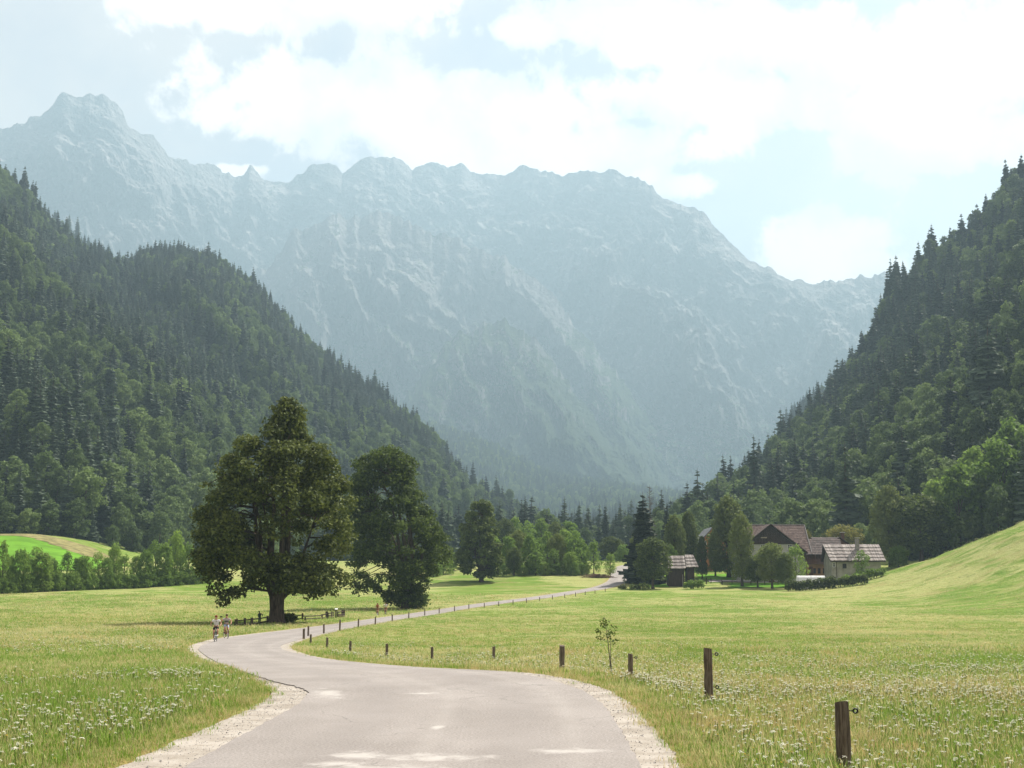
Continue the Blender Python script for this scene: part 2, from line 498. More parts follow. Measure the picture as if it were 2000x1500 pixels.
# ------------------------------------------------------------------ road
ryy = np.concatenate([np.arange(-60, 10, 2.0), np.arange(10, 60, 0.25), np.arange(60, 150, 0.8), np.arange(150, 520, 2.0)])
def ribbon(name, left, right, lift, mat, n=9):
    X = left[:, None] + (right - left)[:, None] * np.linspace(0, 1, n)[None, :]
    Y = np.repeat(ryy[:, None], n, 1)
    Z = np.repeat((base_z(ryy) + lift)[:, None], n, 1)
    top = np.stack([X, Y, Z], 2)
    skirt_l = top[:, :1].copy(); skirt_l[..., 2] -= 0.03; skirt_r = top[:, -1:].copy(); skirt_r[..., 2] -= 0.03
    g = np.concatenate([skirt_l, top, skirt_r], 1)
    me = new_mesh(name, g.reshape(-1, 3), grid_faces(g.shape[0], g.shape[1]))
    lat = np.concatenate([[0], np.linspace(0, 1, n), [1]])
    me.attributes.new('lat', 'FLOAT', 'POINT').data.foreach_set('value', np.tile(lat, len(ryy)).astype(np.float32))
    return tag(link(name, me, mat), kind='structure')

t = NT('gravel_shoulder')
p = t.pos()
n1, n2 = t.noise(p, 22, 4, 0.7), t.noise(p, 1.2, 4, 0.6)
vo = t.new('ShaderNodeTexVoronoi', {'Scale': 26.0}); t.set(vo.inputs['Vector'], p)
n3g = t.noise(p, 2.6, 5, 0.7)
c = t.mix(t.ramp(n2, 0.3, 0.7), (0.27, 0.235, 0.195), (0.39, 0.35, 0.305))
c = t.mix(t.ramp(n1, 0.55, 0.75, 0, 0.7), c, (0.47, 0.43, 0.375))
c = t.mix(t.ramp(n1, 0.42, 0.32, 0, 0.8), c, (0.17, 0.14, 0.11))
c = t.mix(t.ramp(n3g, 0.56, 0.68, 0, 0.55), c, (0.21, 0.175, 0.13))
M_GRAVEL = t.done(t.bsdf(c, 0.95, t.bump(t.math('ADD', t.math('MULTIPLY', vo.outputs['Distance'], 0.3), n1), 0.4, 0.02), 0.1))

t = NT('asphalt')
p = t.pos()
lat = t.new('ShaderNodeAttribute', attribute_name='lat').outputs['Fac']
n1, n2, n3 = t.noise(p, 28, 4, 0.75), t.noise(p, 0.5, 5, 0.6, (1.0, 0.5, 1)), t.noise(p, 3.0, 6, 0.65, None, 0.5)
c = t.mix(t.ramp(n2, 0.3, 0.7), (0.215, 0.19, 0.172), (0.28, 0.25, 0.23))
c = t.mix(t.ramp(n1, 0.5, 0.62, 0, 0.5), c, (0.40, 0.37, 0.345))
c = t.mix(t.ramp(n1, 0.46, 0.36, 0, 0.6), c, (0.10, 0.088, 0.08))
for cen, wid in ((0.27, 0.13), (0.72, 0.13)):       # wheel tracks worn smoother and darker
    trk = t.ramp(t.math('ABSOLUTE', t.math('SUBTRACT', t.math('ADD', lat, t.math('MULTIPLY', t.math('SUBTRACT', n3, 0.5), 0.05)), cen)), wid, 0.02, 0, 0.30)
    c = t.mix(trk, c, (0.20, 0.178, 0.165))
for cen in (0.50, 0.865):                           # dusty pale lines between them
    trk = t.ramp(t.math('ABSOLUTE', t.math('SUBTRACT', t.math('ADD', lat, t.math('MULTIPLY', t.math('SUBTRACT', n3, 0.5), 0.06)), cen)), 0.05, 0.0, 0, 0.18)
    c = t.mix(trk, c, (0.36, 0.33, 0.30))
# pale worn patches of old repair
for (u, v, rx, ryd, ang) in ((735, 1492, 1.0, 0.6, 0.0), (850, 1466, 0.75, 0.35, 0.0), (700, 1462, 0.4, 0.4, 0.0), (1120, 1455, 0.55, 0.30, 0.0), (640, 1347, 0.28, 1.6, 0.2), (825, 1346, 0.3, 0.35, 0), (856, 1411, 0.10, 0.35, 0), (665, 1478, 0.35, 0.25, 0)):
    D = 2.0 * F / (v - 1150)
    q = P(u, v, D)
    dv = t.new('ShaderNodeVectorMath', operation='SUBTRACT'); t.set(dv.inputs[0], p); dv.inputs[1].default_value = (q.x, q.y, 0)
    mp = t.new('ShaderNodeMapping', vector_type='TEXTURE'); t.set(mp.inputs[0], dv.outputs[0]); mp.inputs['Scale'].default_value = (rx, ryd, 50); mp.inputs['Rotation'].default_value = (0, 0, ang)
    ln = t.new('ShaderNodeVectorMath', operation='LENGTH'); t.set(ln.inputs[0], mp.outputs[0])
    msk = t.ramp(t.math('ADD', ln.outputs['Value'], t.math('MULTIPLY', t.math('SUBTRACT', n3, 0.5), 3.2)), 1.25, 0.0, 0, 0.8)
    c = t.mix(msk, c, (0.43, 0.40, 0.37))
# fine cracks
vo = t.new('ShaderNodeTexVoronoi', {'Scale': 0.42}, feature='DISTANCE_TO_EDGE'); 
wv = t.new('ShaderNodeVectorMath', operation='ADD'); t.set(wv.inputs[0], p)
nv = t.new('ShaderNodeTexNoise', {'Scale': 1.1, 'Detail': 5}); t.set(nv.inputs['Vector'], p); t.set(wv.inputs[1], nv.outputs['Color']); t.set(vo.inputs['Vector'], wv.outputs[0])
crk = t.math('MULTIPLY', t.ramp(vo.outputs['Distance'], 0.012, 0.004), t.ramp(n2, 0.5, 0.6, 0, 0.6))
c = t.mix(crk, c, (0.12, 0.11, 0.1))
M_ASPHALT = t.done(t.bsdf(c, 0.9, t.bump(t.math('ADD', n1, t.math('MULTIPLY', n3, 0.5)), 0.5, 0.012), 0.2))

wob = lambda s: 0.05 * pnoise(ryy * 1.7, 0, 0, s) + 0.03 * pnoise(ryy * 5.1, 0, 0, s + 1)
ribbon('road_shoulder', road_l(ryy) - grav_l(ryy) + 2.2 * wob(21), road_r(ryy) + grav_r(ryy) + 2.2 * wob(25), -0.022, M_GRAVEL)
ribbon('road', road_l(ryy) + wob(31) * (1 + 1.5 * ((ryy > 26) & (ryy < 40))), road_r(ryy) + wob(35), 0.0, M_ASPHALT)

# ------------------------------------------------------------------ mountains and wooded hills
def sheet(name, us, crest, toe, nt, prof, disp, mat, back=0.35, toe_z=None, smooth=True, far=1.0):
    """a slope from its toe to its crest and down the far side.
    crest: [(pixel u, pixel v, distance)], toe: [(pixel u, distance)]; built at true distances"""
    us = np.asarray(us, float)
    crest = [(c[0], c[1], c[2] * far) for c in crest]; toe = [(c[0], c[1] * far) for c in toe]
    cu = [c[0] for c in crest]
    cv, cd = np.interp(us, cu, [c[1] for c in crest]), curve(cu, [c[2] for c in crest])(us)
    td = curve([c[0] for c in toe], [c[1] for c in toe])(us)
    C = np.array([P(u, v, d) for u, v, d in zip(us, cv, cd)])
    rx = C[:, 0] / C[:, 1]
    tz = gz(rx * td, td) - 3 if toe_z is None else np.full(len(us), toe_z)
    tt = np.concatenate([np.linspace(0, 1, nt), 1 + back * np.linspace(0.06, 1, max(6, nt // 8))])
    f = np.minimum(tt, 1)
    h, q = prof(f)
    bk = np.maximum(tt - 1, 0)
    D = td[:, None] + (cd - td)[:, None] * (h + bk * 1.3)[None, :]
    Z = tz[:, None] + (C[:, 2] - tz)[:, None] * (q - bk * 2.2)[None, :]
    W = rx[:, None] * cd.mean() * np.ones_like(D)
    dD, dZ = disp(W, Z, f[None, :] * np.ones_like(D), us[:, None] * np.ones_like(D))
    D = D + dD; Z = Z + dZ
    G = np.stack([rx[:, None] * D, D, Z], 2)
    me = new_mesh(name, G.reshape(-1, 3), grid_faces(*D.shape)[:, ::-1], smooth)
    o = tag(link(name, me, mat), kind='structure')
    return o, G, tt

def rock_mat(name, forest=0.5, forest_top=900.0):
    t = NT(name)
    p = t.pos()
    geo = t.new('ShaderNodeNewGeometry')
    nz = t.new('ShaderNodeSeparateXYZ'); t.set(nz.inputs[0], geo.outputs['Normal'])
    pz = t.new('ShaderNodeSeparateXYZ'); t.set(pz.inputs[0], p)
    a = t.noise(p, 0.006, 8, 0.68, (1, 1, 0.5), 0.4)
    b = t.noise(p, 0.03, 6, 0.7, (1, 1, 0.35), 0.6)
    s = t.noise(p, 0.02, 5, 0.65, (0.12, 0.12, 1.6), 0.8)
    c = t.mix(t.ramp(a, 0.35, 0.65), (0.14, 0.135, 0.135), (0.225, 0.21, 0.205))
    c = t.mix(t.ramp(b, 0.52, 0.70, 0, 0.7), c, (0.42, 0.38, 0.36))
    c = t.mix(t.ramp(a, 0.46, 0.36, 0, 0.55), c, (0.085, 0.09, 0.085))
    c = t.mix(t.ramp(s, 0.52, 0.66, 0, 0.5), c, (0.11, 0.108, 0.11))
    # scree and ledges: pale gravel where it is less steep, dwarf pine and wood lower down
    c = t.mix(t.math('MULTIPLY', t.ramp(nz.outputs[2], 0.62, 0.8), t.ramp(a, 0.47, 0.56)), c, (0.34, 0.31, 0.30))
    fm = t.math('ADD', t.math('MULTIPLY', t.math('SUBTRACT', a, 0.5), 2.4), t.math('MULTIPLY', t.math('SUBTRACT', b, 0.5), 1.6))
    hf = t.ramp(pz.outputs[2], forest_top, forest_top * 0.25, -0.55, 0.65, False)
    sl = t.ramp(nz.outputs[2], 0.15, 0.75, -0.25, 0.4, False)
    fmask = t.ramp(t.math('ADD', t.math('ADD', fm, hf), t.math('ADD', sl, forest - 0.5)), 0.05, 0.3)
    f = t.noise(p, 0.11, 4, 0.7)
    fc = t.mix(t.ramp(f, 0.35, 0.65), (0.018, 0.032, 0.016), (0.06, 0.085, 0.035))
    c = t.mix(fmask, c, fc)
    v1 = t.new('ShaderNodeTexVoronoi', {'Scale': 0.03}); t.set(v1.inputs['Vector'], p)
    v2 = t.new('ShaderNodeTexVoronoi', {'Scale': 0.085}); t.set(v2.inputs['Vector'], p)
    crag = t.math('ADD', v1.outputs['Distance'], t.math('MULTIPLY', v2.outputs['Distance'], 0.5))
    nb = t.bump(t.math('ADD', t.math('ADD', t.math('MULTIPLY', a, 1.2), t.math('MULTIPLY', crag, 0.7)), t.math('ADD', b, t.math('MULTIPLY', f, 0.5))), 1.0, 24.0)
    return t.done(t.bsdf(c, 0.95, nb, 0.05))

CREST1 = [(-500, 470), (-200, 350), (-60, 285), (0, 257), (40, 245), (75, 228), (100, 205), (115, 190), (133, 180), (150, 187), (175, 188), (205, 190), (225, 200), (240, 225), (250, 248), (268, 253), (285, 262), (300, 270), (320, 292), (335, 310),
          (350, 317), (362, 316), (380, 330), (392, 323), (415, 322), (430, 330), (434, 343), (446, 336), (460, 350), (475, 345), (487, 326), (497, 335), (515, 352), (545, 357), (560, 358), (590, 343), (610, 325), (640, 318), (655, 325), (668, 343),
          (690, 325), (715, 312), (740, 313), (770, 311), (785, 320), (805, 334), (820, 325), (850, 322), (870, 330), (900, 324), (925, 335), (955, 347), (970, 345), (985, 350), (1000, 335), (1020, 326), (1040, 332), (1075, 340), (1100, 347), (1125, 336),
          (1160, 334), (1205, 337), (1220, 350), (1245, 353), (1270, 368), (1300, 390), (1320, 400), (1355, 401), (1375, 415), (1390, 440), (1420, 470), (1450, 500), (1480, 520), (1510, 528), (1540, 543), (1580, 553), (1630, 555), (1670, 548), (1715, 541), (1800, 530), (1900, 500), (2100, 450), (2500, 430)]
cdist = curve([-500, 200, 480, 900, 1200, 1600, 2500], [4700, 4900, 5500, 5500, 5100, 4500, 4300])
CREST1 = [(u, v, float(cdist(u))) for u, v in CREST1]

def prof_cliff(f):
    h = 0.80 * f ** 0.72 + 0.20 * f ** 1.6
    q = 0.08 * f + 0.92 * f ** 1.75
    return h, q

_ju = np.arange(-520, 2521, 2.0)
_jv = 1.6 * (5.0 * (ridged(_ju / 60, _ju * 0, 4, 700, 0.62) - 0.9) + 1.6 * fbm(_ju / 9, 0, 0, 3, 710)) * (0.55 + 0.6 * np.abs(pnoise(_ju / 110, 0, 0, 720)))
def disp_main(W, Z, f, u):
    env = np.sin(np.pi * np.clip(f, 0, 1)) ** 0.55 * (1 - f ** 14) + 0.04
    wx = W + 140 * fbm(W / 700, Z / 500, 0, 3, 40)
    r = ridged((wx + 0.55 * Z) / 620, (Z - 0.2 * wx) / 1200, 6, 50)
    r2 = ridged((wx - 0.55 * Z) / 330, Z / 520, 5, 80)
    ledge = fbm((Z + 60 * fbm(W / 300, Z / 300, 0, 3, 90)) / 95, W / 1400, 0, 3, 95)
    r3 = ridged((wx + 0.8 * Z) / 120, (Z - 0.3 * W) / 170, 4, 83)
    r4 = ridged((W + 0.5 * Z) / 46, (Z - 0.4 * W) / 52, 3, 86)
    dD = -(230 * (r - 1.0) + 130 * (r2 - 1.0) + 85 * (r3 - 1) + 36 * (r4 - 1)) * env - 46 * ledge * env
    dZ = 16 * fbm(W / 60, Z / 60, f * 3, 4, 99) * np.clip((1 - f) * 12, 0.16, 1) + np.interp(u, _ju, _jv) * 3.4 * f ** 22
    return dD, dZ

M_ROCK = rock_mat('limestone_range', 0.42, 980.0)
M_ROCK2 = rock_mat('limestone_buttress', 0.66, 1170.0)
sheet('mountain_range', np.linspace(-380, 2350, 860), CREST1, [(-500, 2900), (400, 3200), (1000, 3000), (1500, 2500), (1900, 2300), (2500, 2300)], 380, prof_cliff, disp_main, M_ROCK, smooth=False, far=1.3)

def disp_buttress(W, Z, f, u):
    env = np.sin(np.pi * np.clip(f, 0, 1)) ** 0.6 * (1 - f ** 14) + 0.04
    wx = W + 90 * fbm(W / 400, Z / 400, 0, 3, 140)
    r = ridged((wx + 0.5 * Z) / 360, Z / 900, 6, 150)
    r2 = ridged((wx - 0.3 * Z) / 150, Z / 420, 4, 180)
    r3 = ridged((wx + 0.2 * Z) / 60, Z / 130, 4, 183)
    dD = -(210 * (r - 1.0) + 95 * (r2 - 1.0) + 42 * (r3 - 1)) * env - 26 * fbm(Z / 70, W / 700, 0, 3, 195) * env
    dZ = 12 * fbm(W / 45, Z / 45, f * 3, 4, 199) * np.clip((1 - f) * 12, 0.3, 1) + 55 * fbm(u / 60, 0, 0, 3, 205, 0.5) * f ** 5 + 16 * (ridged(u / 30, u * 0, 3, 207) - 0.9) * f ** 18
    return dD, dZ

sheet('mountain_buttress', np.linspace(330, 1400, 480), [(330, 700, 4350), (440, 580, 4450), (520, 520, 4550), (560, 480, 4550), (600, 445, 4550), (640, 424, 4550), (700, 420, 4550), (760, 421, 4550), (800, 432, 4500), (870, 468, 4450), (920, 475, 4400), (960, 495, 4350), (1000, 520, 4300), (1050, 553, 4250), (1090, 580, 4150), (1130, 640, 4050), (1180, 700, 3950), (1230, 765, 3850), (1290, 855, 3700), (1340, 925, 3550), (1400, 985, 3450)],
      [(330, 2700), (900, 2650), (1400, 2500)], 200, prof_cliff, disp_buttress, M_ROCK2, smooth=False, far=1.3)
sheet('mountain_spur', np.linspace(780, 1330, 300), [(780, 790, 3550), (840, 715, 3600), (900, 655, 3650), (950, 625, 3650), (1000, 640, 3600), (1050, 672, 3550), (1100, 725, 3500), (1150, 800, 3400), (1190, 865, 3300), (1240, 910, 3200), (1330, 975, 3050)],
      [(780, 2300), (1330, 2250)], 130, prof_cliff, disp_buttress, M_ROCK2, smooth=False, far=1.3)

# wooded ground under the forest
t = NT('forest_floor')
p = t.pos()
a = t.noise(p, 0.02, 5, 0.6); b = t.noise(p, 0.3, 4, 0.65)
c = t.mix(t.ramp(a, 0.4, 0.65), (0.022, 0.036, 0.016), (0.05, 0.075, 0.025))
c = t.mix(t.ramp(b, 0.5, 0.75, 0, 0.5), c, (0.075, 0.09, 0.04))
M_WOODFLOOR = t.done(t.bsdf(c, 0.95, t.bump(b, 1.0, 2.0), 0.05))

def prof_hill(f):
    return f * 0.9 + 0.1 * f ** 2, 0.25 * f + 0.75 * f ** 1.25

def disp_hill(amp, L, seed, slant):
    def d(W, Z, f, u):
        env = np.sin(np.pi * np.clip(f, 0, 1)) ** 0.8
        r = ridged((W + slant * Z) / L, Z / (L * 2.2), 3, seed, 0.45)
        n = fbm(W / (L * 0.7), Z / (L * 0.7), 0, 3, seed + 5)
        return -(amp * (r - 0.9) + 0.5 * amp * n) * env, 3 * n * env
    return d

# left wooded mountainside
LEFT_CREST = [(-600, 120, 1250), (-200, 230, 1350), (0, 350, 1400), (50, 385, 1420), (100, 460, 1440), (180, 510, 1480), (250, 540, 1550), (275, 518, 1620), (350, 508, 1650), (430, 528, 1620), (520, 590, 1580), (600, 680, 1550), (700, 752, 1500), (800, 822, 1450), (860, 880, 1400), (900, 945, 1350), (960, 982, 1300), (1040, 1020, 1250), (1100, 1060, 1200)]
_, G_LEFT, T_LEFT = sheet('wooded_hill', np.linspace(-600, 1100, 300), LEFT_CREST, [(-600, 420), (0, 455), (200, 470), (420, 520), (700, 700), (900, 850), (1100, 1000)], 130, prof_hill, disp_hill(135, 420, 312, 1.1), M_WOODFLOOR)
_, G_LEFT2, T_LEFT2 = sheet('wooded_ridge', np.linspace(20, 420, 80), [(20, 400, 2300), (110, 432, 2300), (160, 470, 2250), (240, 515, 2200), (330, 600, 2100), (420, 700, 2000)], [(20, 1700), (420, 1750)], 40, prof_hill, disp_hill(40, 300, 320, 0.5), M_WOODFLOOR)
# right wooded mountainside
RIGHT_CREST = [(1290, 1075, 560), (1340, 1050, 620), (1380, 1020, 680), (1440, 970, 740), (1500, 925, 790), (1560, 855, 830), (1620, 805, 860), (1660, 730, 880), (1700, 690, 890), (1730, 600, 900), (1790, 540, 905), (1850, 500, 910), (1890, 485, 900), (1960, 385, 900), (2000, 355, 900), (2200, 200, 900), (2600, 0, 900)]
_, G_RIGHT, T_RIGHT = sheet('wooded_slope', np.linspace(1290, 2600, 240), RIGHT_CREST, [(1290, 480), (1450, 405), (1700, 385), (1850, 350), (2000, 330), (2600, 260)], 110, prof_hill, disp_hill(55, 230, 330, -0.6), M_WOODFLOOR)
_, G_RIGHT2, T_RIGHT2 = sheet('wooded_spur', np.linspace(1330, 1800, 90), [(1330, 1015, 1500), (1400, 990, 1600), (1480, 950, 1700), (1550, 815, 1800), (1580, 785, 1800), (1640, 735, 1800), (1800, 600, 1800)], [(1330, 1200), (1800, 1200)], 40, prof_hill, disp_hill(40, 260, 340, -0.5), M_WOODFLOOR)
# low wooded foothill in front of the range
_, G_FOOT, T_FOOT = sheet('wooded_foothill', np.linspace(560, 1560, 220), [(560, 830, 2450), (640, 810, 2500), (740, 820, 2500), (800, 826, 2480), (870, 838, 2450), (930, 856, 2400), (1000, 893, 2350), (1060, 922, 2300), (1120, 938, 2250), (1200, 950, 2200), (1300, 966, 2150), (1380, 975, 2100), (1480, 1000, 2050), (1560, 1015, 2000)],
                          [(560, 1600), (1000, 1500), (1560, 1500)], 90, prof_hill, disp_hill(60, 300, 350, 0.6), M_WOODFLOOR, far=1.5)
# ------------------------------------------------------------------ trees
M_BARK = simple_mat('bark', (0.085, 0.068, 0.052), 0.95, 0.45, 2.5, 0.8, 0.05, 0.0, (3, 3, 0.5))
M_BARK_GREY = simple_mat('grey_bark', (0.13, 0.12, 0.105), 0.95, 0.4, 3.0, 0.6, 0.05, 0.0, (3, 3, 0.5))
L_CHESTNUT = leaf_mat('leaf_olive', (0.026, 0.042, 0.012), (0.145, 0.17, 0.04), None, 0.28)
L_MAPLE = leaf_mat('leaf_maple', (0.03, 0.052, 0.014), (0.16, 0.22, 0.045), None, 0.34)
L_LINDEN = leaf_mat('leaf_linden', (0.032, 0.05, 0.015), (0.16, 0.21, 0.05), (0.17, 0.20, 0.05), 0.32)
L_LIGHT = leaf_mat('leaf_bright', (0.06, 0.10, 0.02), (0.22, 0.34, 0.06), (0.20, 0.27, 0.055), 0.46)
L_YELLOW = leaf_mat('leaf_yellow', (0.12, 0.13, 0.03), (0.30, 0.28, 0.07), None, 0.35)
L_SPRUCE = leaf_mat('needles', (0.016, 0.026, 0.013), (0.045, 0.062, 0.028), None, 0.12)
L_BEECH = leaf_mat('leaf_forest', (0.04, 0.066, 0.026), (0.135, 0.195, 0.062), (0.155, 0.20, 0.06), 0.36, 0.012, 0.1, 0.6)  # wide brightness spread between trees, here and below, paints in sunlit crowns
L_WOODS = leaf_mat('needles_forest', (0.022, 0.038, 0.026), (0.08, 0.112, 0.066), (0.072, 0.10, 0.058), 0.2, 0.012, 0.1, 0.55)

def unit(v):
    return v / np.maximum(np.linalg.norm(v, axis=-1, keepdims=True), 1e-9)

def cards(pos, nrm, size, r, long=1.35):
    """one small leaf-shaped face (bent quad) per point"""
    n = len(pos)
    a = unit(np.cross(nrm, unit(r.normal(size=(n, 3)))))
    b = np.cross(nrm, a)
    s = np.asarray(size).reshape(-1, 1) * r.uniform(0.7, 1.3, (n, 1))
    v = np.stack([pos - a * s * 0.5 * long, pos - b * s * 0.42 + nrm * s * 0.1, pos + a * s * 0.5 * long, pos + b * s * 0.42 + nrm * s * 0.1], 1)
    return v.reshape(-1, 3), np.arange(n * 4).reshape(-1, 4)

def clump_leaves(cl, n, size, r, up=0.5, hollow=0.45):
    """cl: array of clumps x, y, z, horizontal radius, vertical radius"""
    cl = np.asarray(cl)
    w = cl[:, 3] ** 2; k = r.choice(len(cl), n, p=w / w.sum())
    d = unit(r.normal(size=(n, 3)) + np.array([0, 0, 0.25]))
    rad = (hollow + (1 - hollow) * r.random(n) ** 0.6)[:, None]
    pos = cl[k, :3] + d * rad * np.stack([cl[k, 3], cl[k, 3], cl[k, 4]], 1)
    pos += 0.12 * cl[k, 3:4] * r.normal(size=(n, 3))
    nrm = unit(d * (1 - up) + np.array([0, 0, up]) + 0.55 * r.normal(size=(n, 3)))
    return cards(pos, nrm, np.full(n, size), r)

def cards_mesh(name, v, f, mats, extra=None):
    if extra is None:
        me = new_mesh(name, v, f); mi = np.zeros(len(f), np.int32)
    else:
        ev, ef = extra
        quads = np.array([q for q in ef if len(q) == 4], dtype=np.int32) + len(v)
        me = new_mesh(name, np.concatenate([v, np.asarray(ev)]), np.concatenate([f, quads]))
        mi = np.concatenate([np.zeros(len(f), np.int32), np.ones(len(quads), np.int32)])
    for m in mats: me.materials.append(m)
    me.polygons.foreach_set('material_index', mi)
    return me

def trunk_tube(h, r0, r1, seed, n=7, lean=0.0, segs=5):
    rr_ = random.Random(seed)
    pts = []; rad = []
    for i in range(segs + 1):
        k = i / segs
        pts.append((lean * k * h + rr_.uniform(-1, 1) * 0.03 * h * k, rr_.uniform(-1, 1) * 0.02 * h * k, -0.3 + (h + 0.3) * k)); rad.append(r0 * (1 - k) + r1 * k + (r0 * 0.5 if i == 0 else 0))
    return pts, rad

def crown_shape(kind, H, R, n, r):
    """clumps for a free-standing crown"""
    out = []
    for i in range(n):
        k = (i + r.random()) / n
        ph = i * 2.39996 + r.uniform(-0.4, 0.4)
        if kind == 'round':
            z0 = 0.22; rad = math.sqrt(max(0.02, 1 - (2 * k - 0.9) ** 2 / 1.25))
        elif kind == 'oval':
            z0 = 0.12; rad = math.sqrt(max(0.02, 1 - (2 * k - 0.85) ** 2 / 1.4)) * (1 - 0.15 * k)
        elif kind == 'cone':
            z0 = 0.16; rad = min(1.0, 0.55 + 1.6 * k) * (1 - k ** 2.2) ** 0.75
        else:   # bush, foliage to the ground
            z0 = 0.02; rad = math.sqrt(max(0.02, 1 - max(0.0, k - 0.25) ** 2 / 0.62))
        rad *= r.uniform(0.78, 1.1)
        cr = R * r.uniform(0.22, 0.42) * (0.75 + 0.25 * rad)
        q = R * rad - cr * 0.6
        q = max(q, 0) * (0.35 + 0.65 * r.random() ** 0.35)
        z = H * (z0 + (0.96 - z0) * k) - (cr * 0.4 if k > 0.85 else 0)
        out.append((q * math.cos(ph), q * math.sin(ph), z, cr, cr * r.uniform(0.6, 0.85)))
    return np.array(out)

def broad_proto(kind, seed, H=10.0, R=3.2, n=34, leaves=3400, size=0.30, leafmat=None, trunk=0.28, up=0.45):
    r = np.random.default_rng(seed)
    cl = crown_shape(kind, H, R, n, r)
    v, f = clump_leaves(cl, leaves, size, r, up)
    crown = cards_mesh('crown', v, f, [leafmat])
    b = MB()
    hh = H * (0.62 if kind != 'bush' else 0.5)
    pts, rad = trunk_tube(hh, trunk, trunk * 0.35, seed)
    b.tube(pts, rad, 7)
    for i in range(7):
        c = cl[int(len(cl) * (0.1 + 0.12 * i))]
        s = Vector(pts[2]).lerp(Vector(pts[4]), i / 7)
        e = Vector(c[:3])
        b.tube([s, s.lerp(e, 0.5) + Vector((0, 0, 0.06 * H)), e], [trunk * 0.42, trunk * 0.28, trunk * 0.1], 5)
    return crown, b.mesh('trunk', M_BARK, True), H, R

def conifer_parts(seed, H=10.0, R=1.7, tiers=20, size=1.0, droop=0.28, bare=0.06, thin=1.0, needles=1.0):
    r = np.random.default_rng(seed)
    V = []; Fq = []
    def quad(a, b_, c_, d_):
        k = len(V); V.extend([a, b_, c_, d_]); Fq.append((k, k + 1, k + 2, k + 3))
    for i in range(tiers):
        k = (i + r.uniform(-0.2, 0.2)) / tiers
        z = H * (bare + (0.985 - bare) * k)
        rad = R * (1 - k) ** 0.74 * r.uniform(0.82, 1.14) + 0.10
        m = int(max(5, 9 * (1 - k * 0.45)) * thin)
        for j in range(m):
            ph = 2 * math.pi * (j + r.random() * 0.7) / m + i * 1.3
            L = rad * r.uniform(0.7, 1.12)
            d = np.array([math.cos(ph), math.sin(ph), 0]); sd = np.array([-d[1], d[0], 0])
            p0 = np.array([0, 0, min(0.985 * H, z + r.uniform(-0.55, 0.55) * H / tiers)]); steps = 3
            prev = p0; w0 = 0.10 * L + 0.03
            for s in range(1, steps + 1):
                q = s / steps
                p = p0 + d * L * q + np.array([0, 0, -droop * L * q + 0.16 * L * q * q * q])
                w1 = (0.40 * (1 - abs(q - 0.45)) + 0.05) * L * (0.25 if s == steps else 1.0)
                j1, j2 = r.normal(size=3) * 0.035 * L, r.normal(size=3) * 0.035 * L
                quad(prev - sd * w0, prev + sd * w0, p + sd * w1 + j1, p - sd * w1 + j2)
                # needles hanging below the bough
                if needles > 0:
                    hang = np.array([0, 0, -0.40 * L * (1 - 0.45 * q)]) * needles
                    quad(prev, p, p + hang * r.uniform(0.5, 1) + sd * r.normal() * 0.12 * L, prev + hang * r.uniform(0.6, 1.1) + sd * r.normal() * 0.12 * L)
                    quad(prev + sd * w0, p + sd * w1, p + sd * w1 * 1.5 + hang * 0.7, prev + sd * w0 * 1.5 + hang * 0.6)
                    quad(prev - sd * w0, p - sd * w1, p - sd * w1 * 1.5 + hang * 0.7, prev - sd * w0 * 1.5 + hang * 0.6)
                prev, w0 = p, w1
    tip = MB().tube([(0, 0, -0.3), (0, 0, H * 0.5), (0, 0, H)], [R * 0.11, R * 0.065, 0.015], 6)
    return np.array(V), np.array(Fq), tip

def conifer_proto(seed, **kw):
    leafmat = kw.pop('leafmat', L_SPRUCE)
    v, f, tip = conifer_parts(seed, **kw)
    return cards_mesh('crown', v, f, [leafmat]), tip.mesh('trunk', M_BARK, True), kw.get('H', 10.0), kw.get('R', 1.7)

PROTO = {
    'round': [broad_proto('round', s, 10, 4.0, 44, 8000, 0.30, L_LINDEN) for s in (1, 2)],
    'oval': [broad_proto('oval', s, 10, 2.9, 50, 8500, 0.26, L_LINDEN) for s in (3, 4)],
    'cone': [broad_proto('cone', s, 10, 3.0, 46, 5200, 0.28, L_LINDEN) for s in (5, 6)],
    'alder': [broad_proto('oval', s, 10, 3.0, 30, 2600, 0.36, L_LIGHT, 0.22, 0.35) for s in (7, 8, 9)],
    'bush': [broad_proto('bush', s, 10, 5.0, 34, 2600, 0.5, L_LIGHT, 0.25, 0.35) for s in (11, 12)],
    'yellow': [broad_proto('round', 13, 10, 7.2, 46, 4200, 0.55, L_YELLOW)],
    'airy': [broad_proto('oval', s, 10, 3.3, 24, 1500, 0.36, L_LIGHT, 0.2, 0.4) for s in (14, 15)],
    'spruce': [conifer_proto(s, tiers=34, R=2.0) for s in (21, 22)],
}

def place_tree(name, kind, label, u, v_base, v_top, width, D, group=None, var=None, cat='tree'):
    """one tree with trunk and crown, sized from its outline in the photograph"""
    pl = PROTO[kind]; cm, tm, H, R = pl[(var if var is not None else int(u)) % len(pl)]
    x = PX(u, D); z = gz1(x, D)
    h = P(u, v_top, D).z - z
    s = h / H; sw = width * D / F / (2 * R)
    o = thing(name, label, cat, (x, D, z), (u * 0.731) % 6.28, group)
    o.scale = (sw, sw, s)
    link('trunk', tm, None, o); link('crown', cm, None, o)
    return o

